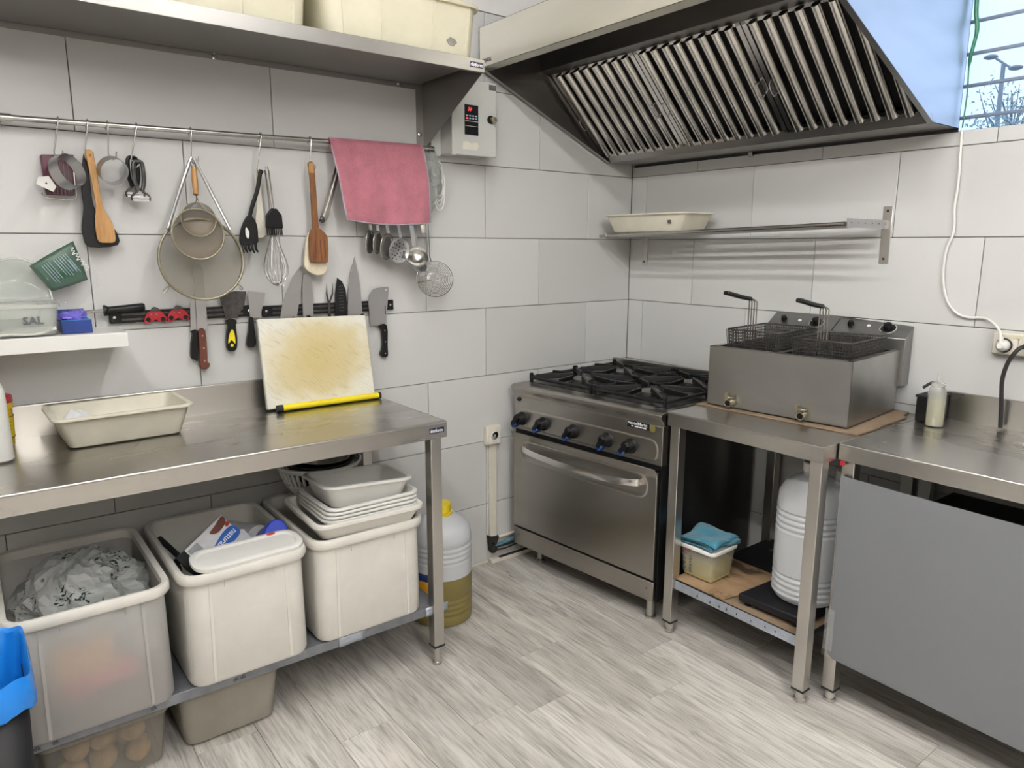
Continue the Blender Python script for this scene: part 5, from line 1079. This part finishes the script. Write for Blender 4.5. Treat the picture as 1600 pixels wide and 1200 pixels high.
part('burner_well', MB().box(.030, SW-.030, .070, SDp-.035, .853, .8555), 'enamel', sv)
for bx in (.215, .585):
    for by_ in (.205, .500):
        bu = part('burner', MB().lathe([(.062, .855), (.062, .862), (.050, .868), (.046, .874)], 28, (bx, by_, 0)), 'dark_in', sv)
        part('burner_cap', MB().lathe([(.044, .874), (.046, .878), (.034, .884), (.010, .886)], 28, (bx, by_, 0)), 'cap', bu)
        gr = part('pan_grate', MB(), 'iron', sv) if False else None
        g = MB(); hw, hd_ = .178, .146; Z = .890
        for a in ((-hw, -hd_, hw, -hd_), (hw, -hd_, hw, hd_), (hw, hd_, -hw, hd_), (-hw, hd_, -hw, -hd_)):
            g.tube([(bx+a[0], by_+a[1], Z-.012), (bx+a[2], by_+a[3], Z-.012)], .0075, 8)
        gr = part('pan_grate', g, 'iron', sv)
        for ang in (45, 135, 225, 315):
            dx, dy = math.cos(R(ang)), math.sin(R(ang)); e = Vector((bx+dx*.165/abs(dx)*.98*abs(dx)*1.35, by_+dy*.135*1.40, Z-.010))
            q = Vector((bx+dx*.040, by_+dy*.040, Z+.004))
            d = (q-e); s = Vector((-d.y, d.x, 0)).normalized()*.0065
            part('grate_finger', MB().loft([[e-s+Vector((0, 0, -.008)), e+s+Vector((0, 0, -.008)), e+s*.8+Vector((0, 0, .014)), e-s*.8+Vector((0, 0, .014))],
                [q-s+Vector((0, 0, -.012)), q+s+Vector((0, 0, -.012)), q+s*.7+Vector((0, 0, .010)), q-s*.7+Vector((0, 0, .010))]]), 'iron', gr, bevel=.002)
        for ang in (0, 90, 180, 270):
            dx, dy = math.cos(R(ang)), math.sin(R(ang)); e = Vector((bx+dx*hw, by_+dy*hd_, Z-.008)); q = Vector((bx+dx*.070, by_+dy*.062, Z+.003)); d = q-e; s = Vector((-d.y, d.x, 0)).normalized()*.0055
            part('grate_finger', MB().loft([[e-s+Vector((0, 0, -.008)), e+s+Vector((0, 0, -.008)), e+s+Vector((0, 0, .012)), e-s+Vector((0, 0, .012))], [q-s+Vector((0, 0, -.010)), q+s+Vector((0, 0, -.010)), q+s+Vector((0, 0, .008)), q-s+Vector((0, 0, .008))]]), 'iron', gr, bevel=.002)
        for cx_, cy_ in ((-hw, -hd_), (hw, -hd_), (hw, hd_), (-hw, hd_)):
            part('grate_foot', MB().lathe([(.008, .856), (.0095, .895), (.006, .899)], 8, (bx+cx_*.98, by_+cy_*.98, 0)), 'iron', gr)

# ================================================================== fryer table, plain table
FT = .866
def side_table(name, label, x0, x1, y0, y1, zt, legs, splash, lip=.052):
    t = thing(name, label, 'table', ((x0+x1)/2, (y0+y1)/2, 0))
    part('table_top', MB().box(x0, x1, y0, y1, zt-.002, zt).box(x0, x0+.0015, y0, y1, zt-lip, zt-.001).box(x0, x1, y0, y0+.0015, zt-lip, zt-.001).box(x0, x1, y1-.0015, y1, zt-lip, zt-.001).box(x0, x0+.014, y0, y1, zt-lip, zt-lip+.0015)
         .box(x0+.02, x1-.02, y0+.02, y1-.02, zt-.028, zt-.004), 'topy', t, bevel=.0007, seg=2)
    part('rolled_edge', MB().tube([(x0+.0025, y0+.002, zt-.0035), (x0+.0025, y1-.002, zt-.0035)], .0042, 12), 'topy', t)
    if splash: part('upstand', MB().box(x1, x1+.014, y0, y1, zt-.03, zt+.098), 'topy', t, bevel=.003)
    for x, y in legs: leg_feet(t, x, y, zt-.048, foot=.048, fr=.019)
    return t
ft = side_table('fryer_table', 'short stainless table carrying the fryer, beside the stove', -.715, -.030, -1.493, -.892, FT, ((-.688, -.922), (-.688, -1.468), (-.06, -.922), (-.06, -1.468)), False)
part('lower_shelf', MB().box(-.689, -.05, -1.468, -.922, .2135, .2168), 'charcoal', ft, bevel=.001)
part('shelf_front', MB().box(-.692, -.6891, -1.4475, -.9425, .183, .217), 'shelfblue', ft, bevel=.001, label='film-covered pale blue shelf edge')
for i in range(9):
    yy = -1.05-.045*i+.012*math.sin(i*5); part('film_residue', MB().prism([(yy, .190+.010*math.sin(i*3)**2), (yy+.006, .193+.010*math.sin(i*3)**2), (yy+.003, .200+.008*math.cos(i)**2)], 'x', -.6927, -.6919), 'navy', ft)
pt = side_table('prep_table', 'stainless table with grey sheet across its front, at the right edge', -.635, -.028, -2.75, -1.497, FT+.001, ((-.606, -1.525), (-.05, -1.525), (-.606, -2.70), (-.05, -2.70)), True)
part('red_sticker', MB().box(-.637, -.635, -1.520, -1.505, FT-.066, FT-.052), 'red', pt)
pn = thing('corrugated_sheet', 'grey corrugated plastic sheet taped across the prep table front', 'panel', (-.638, -2.1, .16))
part('sheet', MB().prism([(-1.513, .768), (-1.522, .178), (-1.54, .166), (-2.69, .145), (-2.69, .752), (-1.75, .763)], 'x', -.6405, -.6365), 'panel', pn)
part('tape', MB().grid(lambda u, v: (-.6418-.0015*noise.noise(Vector((u*4, v*9, 0))), -1.505-.030*u, .19+.14*v), 5, 16), 'tape', pn)
part('frayed_tape', MB().grid(lambda u, v: (-.642-.006*abs(noise.noise(Vector((u*6, v*7, 2)))), -1.500-.040*u, .735+.05*v*(1-u*.4)), 10, 10), 'crinkle', pn, smooth=False)
part('frayed_tape', MB().grid(lambda u, v: (-.642-.006*abs(noise.noise(Vector((u*6, v*7, 5)))), -1.503-.026*u, .168+.030*v), 8, 8), 'crinkle', pn, smooth=False)
single('black_tub', MB().box(-.52, -.30, -2.1, -1.70, .30, .70), 'charcoal', 'black crate under the prep table behind the grey sheet', 'crate', (-.41, -1.9, .30), bevel=.01)
part('lower_shelf', MB().box(-.60, -.05, -2.7, -1.52, .285, .2985), 'shelfgrey', pt)

# cardboard, fryer
single('cardboard_mat', MB().prism([(-.545, -.885), (-.520, -1.30), (-.505, -1.488), (-.36, -1.485), (-.34, -1.478), (-.13, -1.468), (-.12, -1.452), (-.05, -1.440), (-.05, -.90)], 'z', FT+.001, FT+.006), 'card2', 'brown cardboard mat under the fryer', 'cardboard', (-.3, -1.2, FT))
fy = thing('deep_fryer', 'twin-tank stainless tabletop deep fryer with two baskets', 'fryer', (-.526, -.918, FT+.0065), -84.4)
B, W_, TP = .004, .520, .222                                # heights measured from the fryer's own base
part('body', MB().box(0, W_, 0, .0015, B, TP).box(0, .0015, 0, .405, B, TP).box(W_-.0015, W_, 0, .405, B, TP).box(0, W_, .4035, .405, B, TP).box(0, W_, 0, .405, B, B+.002)
     .box(0, W_, 0, .020, TP-.0015, TP).box(0, .020, 0, .405, TP-.0015, TP).box(W_-.02, W_, 0, .405, TP-.0015, TP).box(.250, .270, 0, .405, TP-.0015, TP), 'fry', fy)
for x0, x1 in ((.020, .250), (.270, .500)):
    part('tank', MB().loft([rr((x0+x1)/2, .20, x1-x0, .36, .01, TP-.001), rr((x0+x1)/2, .20, x1-x0-.01, .35, .015, .06), rr((x0+x1)/2, .20, x1-x0-.02, .34, .015, .05)], cap0=False), 'dark_in', fy)
part('oil', MB().box(.03, .245, .03, .37, .105, .110), 'dark_in', fy); part('oil', MB().box(.275, .495, .03, .37, .105, .110), 'dark_in', fy)
ctl = part('control_box', MB().prism([(.405, .262), (.505, .318), (.512, .318), (.512, .09), (.405, .09)], 'x', -.004, .262).prism([(.405, .262), (.505, .318), (.512, .318), (.512, .09), (.405, .09)], 'x', .266, .534), 'fryctl', fy, bevel=.002)
nrm = Vector((0, -.056, .100)).normalized(); CRot = Matrix.Rotation(math.atan2(.056, .100), 4, 'X')
def onp(x, y): return Vector((x, y, .262+(y-.405)*.56))
for xo in (0, .266):
    p = onp(xo+.190, .452); K = Matrix.Translation(p) @ CRot
    dial = part('dial', MB().lathe([(.030, 0), (.030, .002), (.027, .003)], 28).xf(K), 'chrome', ctl)
    part('dial_face', MB().lathe([(.026, .003), (.026, .0035)], 28).xf(K), 'black', dial)
    part('dial_knob', MB().lathe([(.015, .003), (.014, .022), (.011, .024)], 20).xf(K), 'black', dial)
    p = onp(xo+.052, .462); K = Matrix.Translation(p) @ CRot
    part('switch', MB().lathe([(.012, 0), (.012, .004), (.009, .014), (.008, .016)], 16).xf(K), 'black', ctl)
    p = onp(xo+.118, .460); K = Matrix.Translation(p) @ CRot
    part('indicator', MB().lathe([(.007, 0), (.007, .003), (.004, .005)], 12).xf(K), 'letter', ctl)
    for dx in (.11, .165): part('stud', MB().lathe([(.005, 0), (.005, .012), (.003, .014)], 10, (xo+dx, .403, .252), rotx), 'chrome', ctl)
for x in (.104, .375):
    tp = part('drain_tap', MB().lathe([(.010, 0), (.010, .014), (.014, .014), (.014, .034), (.011, .034), (.011, .020)], 18, (x, 0, .024), rotx), 'brass', fy)
    part('tap_mouth', MB().lathe([(.0105, 0), (.0105, .002)], 16, (x, -.030, .024), rotx), 'black', tp)
    part('tap_lever', MB().box(x-.018, x+.012, -.030, -.010, .042, .045).box(x-.018, x-.014, -.030, -.010, .036, .060), 'brass', tp)
    part('lever_screw', MB().lathe([(.006, 0), (.006, .003)], 10, (x-.002, -.022, .045), Matrix.Identity(4)), 'chrome', tp)
def basket(label, x0, x1, y0, y1, z0, z1, hx):
    t = thing('fry_basket', label, 'fry basket', (fy.location.x, fy.location.y, fy.location.z), -84.4, group='fryer baskets')
    cx_, cy_ = (x0+x1)/2, (y0+y1)/2
    for k, z in enumerate((z1, z0)):
        s = 1 if k == 0 else .90
        part('rim_wire' if k == 0 else 'base_wire', MB().tube(rr(cx_, cy_, (x1-x0)*s, (y1-y0)*s, .015, z, 5), .0032 if k == 0 else .002, 7, True), 'dblade', t)
    def wall(n, f):
        mb = MB()
        for i in range(n): a, b_ = f(i/(n-1)); mb.tube([a, b_], .0011, 4)
        return mb
    mb = MB()
    sx0, sx1, sy0, sy1 = cx_-(x1-x0)*.45, cx_+(x1-x0)*.45, cy_-(y1-y0)*.45, cy_+(y1-y0)*.45
    nx, ny, nz = 22, 30, 14
    for i in range(nx+1):
        u = i/nx; mb.tube([(x0+(x1-x0)*u, y0, z1), (sx0+(sx1-sx0)*u, sy0, z0), (sx0+(sx1-sx0)*u, sy1, z0), (x0+(x1-x0)*u, y1, z1)], .0016, 4)
    for i in range(ny+1):
        u = i/ny; mb.tube([(x0, y0+(y1-y0)*u, z1), (sx0, sy0+(sy1-sy0)*u, z0), (sx1, sy0+(sy1-sy0)*u, z0), (x1, y0+(y1-y0)*u, z1)], .0016, 4)
    for i in range(1, nz):
        v = i/nz; q = 1-.10*v; mb.tube(rr(cx_, cy_, (x1-x0)*q, (y1-y0)*q, .012, z1+(z0-z1)*v, 3), .0016, 4, True)
    tagit(part('wire_mesh', mb, 'dblade', t, smooth=False), kind='stuff')
    for i in range(4):
        dx = -.015+.010*i; part('handle_wire', MB().tube([(hx+dx, y0+.012, z1-.05), (hx+dx, y0+.012, z1+.105), (hx+dx*.6, y0+.004, z1+.113), (hx+dx*.5, y0-.03, z1+.119)], .0024, 6), 'wire', t)
    part('handle_grip', MB().loft([[(hx+px+cxo, yy, zz+q) for px, q in ((-.010, -.007), (.010, -.007), (.012, 0), (.009, .007), (-.009, .007), (-.012, 0))] for yy, zz, cxo in ((y0-.012, z1+.117, 0), (y0-.06, z1+.124, -.003), (y0-.11, z1+.134, -.006), (y0-.150, z1+.142, -.009), (y0-.160, z1+.143, -.010))]), 'black', t, bevel=.003)
    return t
basket('left fry basket, nearer the stove, raised in the fryer', .032, .238, .055, .350, .125, .283, .125)
basket('right fry basket, nearer the prep table, in the fryer', .284, .490, .055, .350, .120, .272, .385)

# dark tub, sauce bottle on the prep table
bt_ = thing('black_box', 'black lidded box with a loop cable behind the fryer corner', 'box', (-.10, -1.545, FT+.001))
part('body', MB().box(-.150, -.035, -1.558, -1.500, FT+.002, FT+.085), 'black', bt_, bevel=.004)
part('lid', MB().box(-.155, -.030, -1.562, -1.497, FT+.085, FT+.094), 'charcoal', bt_, bevel=.003)
part('cable_loop', MB().tube(cat([(-.10, -1.497, FT+.11), (-.085, -1.52, FT+.13), (-.075, -1.545, FT+.125), (-.065, -1.552, FT+.098)], 5), .005, 8), 'rubber', bt_)
sbt = thing('squeeze_bottle', 'clear squeeze bottle half full of pale oil on the prep table', 'bottle', (-.165, -1.575, FT+.001))
BC = (-.175, -1.575, FT+.0015)
part('bottle', MB().lathe([(.024, 0), (.0275, .003), (.0275, .112), (.024, .126), (.0185, .134), (.0185, .142)], 28, BC, cap1=False), 'clearb', sbt)
part('oil_fill', MB().lathe([(.020, .003), (.0262, .004), (.0262, .088), (.010, .0885)], 28, BC), 'amber', sbt)
part('cap', MB().lathe([(.020, .134), (.022, .136), (.022, .146), (.014, .150), (.006, .154), (.0022, .182), (.0012, .184)], 24, BC), 'clearb', sbt)

# things on the fryer table's lower shelf
single('cardboard_sheet', MB().prism([(-.682, -.93), (-.682, -1.150), (-.60, -1.165), (-.40, -1.19), (-.36, -1.13), (-.36, -.93)], 'z', .2185, .2225), 'card', 'oil-stained brown cardboard under the tub on the lower shelf', 'cardboard', (-.5, -1.05, .218))
single('cardboard_sheet', MB().prism([(-.684, -1.152), (-.684, -1.455), (-.08, -1.455), (-.08, -1.20), (-.40, -1.195), (-.60, -1.17)], 'z', .2175, .2195), 'card2', 'clean cardboard strip under the black scale', 'cardboard', (-.5, -1.3, .217))
fc = thing('food_tub', 'square measuring tub of yellow fat with white lid on the lower shelf', 'food container', (-.560, -.985, .223), -88)
part('walls', tray(MB(), .150, .150, .118, .016, .90, .003, .002, .006), 'measure', fc)
part('fat', MB().loft([rr(0, 0, .128, .128, .012, .005), rr(0, 0, .134, .134, .012, .072)]), 'fat', fc)
part('lid', MB().loft([rr(0, 0, .160, .160, .02, .112), rr(0, 0, .166, .166, .022, .116), rr(0, 0, .166, .166, .022, .124), rr(0, 0, .158, .158, .02, .128), rr(0, 0, .140, .140, .016, .125)]), 'white', fc)
part('red_label', MB().box(-.062, -.030, -.0740, -.0728, .098, .106), 'red', fc)
for i in range(8): part('scale_mark', MB().box(-.060, -.052+.006*(i % 2), -.0738+.0007*i*-1*-1*0+.0005*(7-i), -.0680, .022+.009*i, .0245+.009*i), 'gletter', fc)
for i in range(6): part('scale_mark', MB().box(-.030, -.022, -.0740+.0006*(5-i), -.0680, .022+.012*i, .0255+.012*i), 'gletter', fc)
bc = thing('blue_cloth', 'folded blue terry cloth lying on the lid of the fat tub', 'cloth', (-.56, -.985, .352))
def cl(u, v, k):
    a = (u-.5)*.165+.012*math.sin(v*3+k); b_ = (v-.5)*.150+.010*math.sin(u*4+k*2)
    edge_drop = -.012*max(0, abs(u-.5)*2-.85)*6-.010*max(0, abs(v-.5)*2-.85)*6
    return (-.560+a, -.985+b_, .354+.010*k+.016*max(0, 1-((u-.72)**2*3+(v-.70)**2)*5)*(k > 0)+.010*max(0, math.sin(u*5.5+v*2.5))*(k > 0)+.004*noise.noise(Vector((u*5, v*5, k)))+(.0 if k == 0 else edge_drop*.4)+.003)
for k in range(3): part('fold', MB().grid(lambda u, v: cl(u, v, k), 16, 16), 'bluecloth', bc, solid=.007)
part('hem', MB().tube([cl(i/16, 0, 2) for i in range(17)]+[cl(1, i/16, 2) for i in range(1, 17)], .003, 6), 'bluehem', bc)
sk2 = thing('black_scale', 'flat black scale under the white jug on the lower shelf', 'scale', (-.50, -1.33, .22))
part('platform', MB().prism([(-.665, -1.20), (-.655, -1.425), (-.36, -1.45), (-.37, -1.215)], 'z', .236, .262), 'charcoal', sk2, bevel=.004)
for x, y in ((-.64, -1.225), (-.635, -1.405), (-.40, -1.24), (-.39, -1.425)): part('foot', MB().lathe([(.012, .2200), (.014, .237)], 12, (x, y, 0)), 'black', sk2)
jg = thing('white_jug', 'tall white ribbed plastic jug standing on the black scale', 'jug', (-.475, -1.355, .2625))
JC = (-.500, -1.350, .2630); pr_ = [(.070, .0), (.096, .004), (.108, .020)]
JR = .110
for i in range(4): z = .028+.020*i; pr_ += [(JR, z), (JR-.005, z+.006), (JR-.005, z+.010), (JR, z+.015)]
pr_ += [(JR, .11), (JR, .245)]
for i in range(4): z = .250+.020*i; pr_ += [(JR, z), (JR-.005, z+.006), (JR-.005, z+.010), (JR, z+.015)]
pr_ += [(JR, .335), (JR-.004, .375), (.088, .410), (.055, .430), (.034, .438), (.032, .452)]
part('body', MB().lathe(pr_, 44, JC), 'jug', jg)
part('cap', MB().lathe([(.035, .452), (.0365, .454), (.0365, .480), (.033, .484)], 24, JC), 'white', jg)
ol = thing('lower_clutter', 'dark tangle of metal at the back of the fryer table shelf', 'scrap', (-.2, -1.15, .22))
part('rod', MB().tube(cat([(-.20, -1.02, .235), (-.17, -1.10, .26), (-.19, -1.18, .24), (-.14, -1.22, .27)], 5), .008, 7), 'dblade', ol)
part('rod', MB().tube(cat([(-.24, -1.06, .24), (-.20, -1.14, .25), (-.22, -1.20, .235)], 5), .006, 7), 'dblade', ol)

# ================================================================== sockets and cables on the right wall
ds = thing('double_socket', 'double ivory socket with a white and a black plug at the right edge', 'socket', (0, -1.735, 1.11))
part('back_box', MB().box(-.026, -.0005, -1.820, -1.664, 1.108, 1.182), 'ivory', ds, bevel=.005)
part('plate', MB().box(-.033, -.025, -1.738, -1.668, 1.112, 1.178), 'ivory', ds, bevel=.003)
part('plate', MB().box(-.033, -.025, -1.816, -1.742, 1.112, 1.178), 'ivory', ds, bevel=.003)
ry = Matrix.Rotation(R(-90), 4, 'Y')
part('yellowed_strip', MB().box(-.0340, -.0325, -1.81, -1.69, 1.166, 1.177), 'yellowed', ds)
part('socket_ring', MB().lathe([(.023, 0), (.024, .004), (.020, .004), (.019, 0)], 24, (-.033, -1.703, 1.142), ry), 'dblade', ds)
wcb = thing('white_cable', 'white mains cable looping down the wall to its plug', 'cable', (-.02, -1.62, 1.12))
def W(y, z, x=-.012): return (x, y, z)
pts = [W(-1.492, 1.843), W(-1.496, 1.76), W(-1.500, 1.66), W(-1.497, 1.59), W(-1.502, 1.54), W(-1.502, 1.50), W(-1.487, 1.45), W(-1.484, 1.39), W(-1.490, 1.33), W(-1.507, 1.275), W(-1.540, 1.235), W(-1.580, 1.222), W(-1.625, 1.224), W(-1.660, 1.212, -.03), W(-1.690, 1.188, -.050), W(-1.700, 1.160, -.062)]
part('cord', MB().tube(cat(pts, 6), .0042, 8), 'white', wcb)
part('plug', MB().lathe([(.019, .001), (.019, .018), (.013, .030), (.008, .038)], 20, (-.037, -1.703, 1.142), ry), 'white', wcb)
part('strain_relief', MB().tube([(-.062, -1.702, 1.150), (-.060, -1.700, 1.172)], .007, 10), 'white', wcb)
kcb = thing('black_cable', 'thick black cable curving down from the right socket to the prep table', 'cable', (-.06, -1.76, FT+.01))
part('plug', MB().lathe([(.019, .001), (.019, .020), (.014, .036)], 20, (-.033, -1.780, 1.148), ry), 'rubber', kcb)
part('cord', MB().tube(cat([(-.060, -1.780, 1.150), (-.085, -1.760, 1.140), (-.080, -1.735, 1.095), (-.070, -1.722, 1.04), (-.062, -1.722, .99), (-.056, -1.725, .94), (-.052, -1.728, .874)], 6), .0065, 10), 'rubber', kcb)
gh = single('green_hose', MB().tube(cat([(-.02, -1.500, 2.50), (-.018, -1.494, 2.30), (-.018, -1.497, 2.20), (-.016, -1.505, 2.14), (-.012, -1.492, 2.05), (-.008, -1.494, 1.95), (-.010, -1.492, 1.845)], 6), [.007]*19+[.006]*6+[.0025]*12, 8), 'hose', 'green hose hanging down the window edge beside the hood', 'hose', (-.016, -1.5, 1.845))
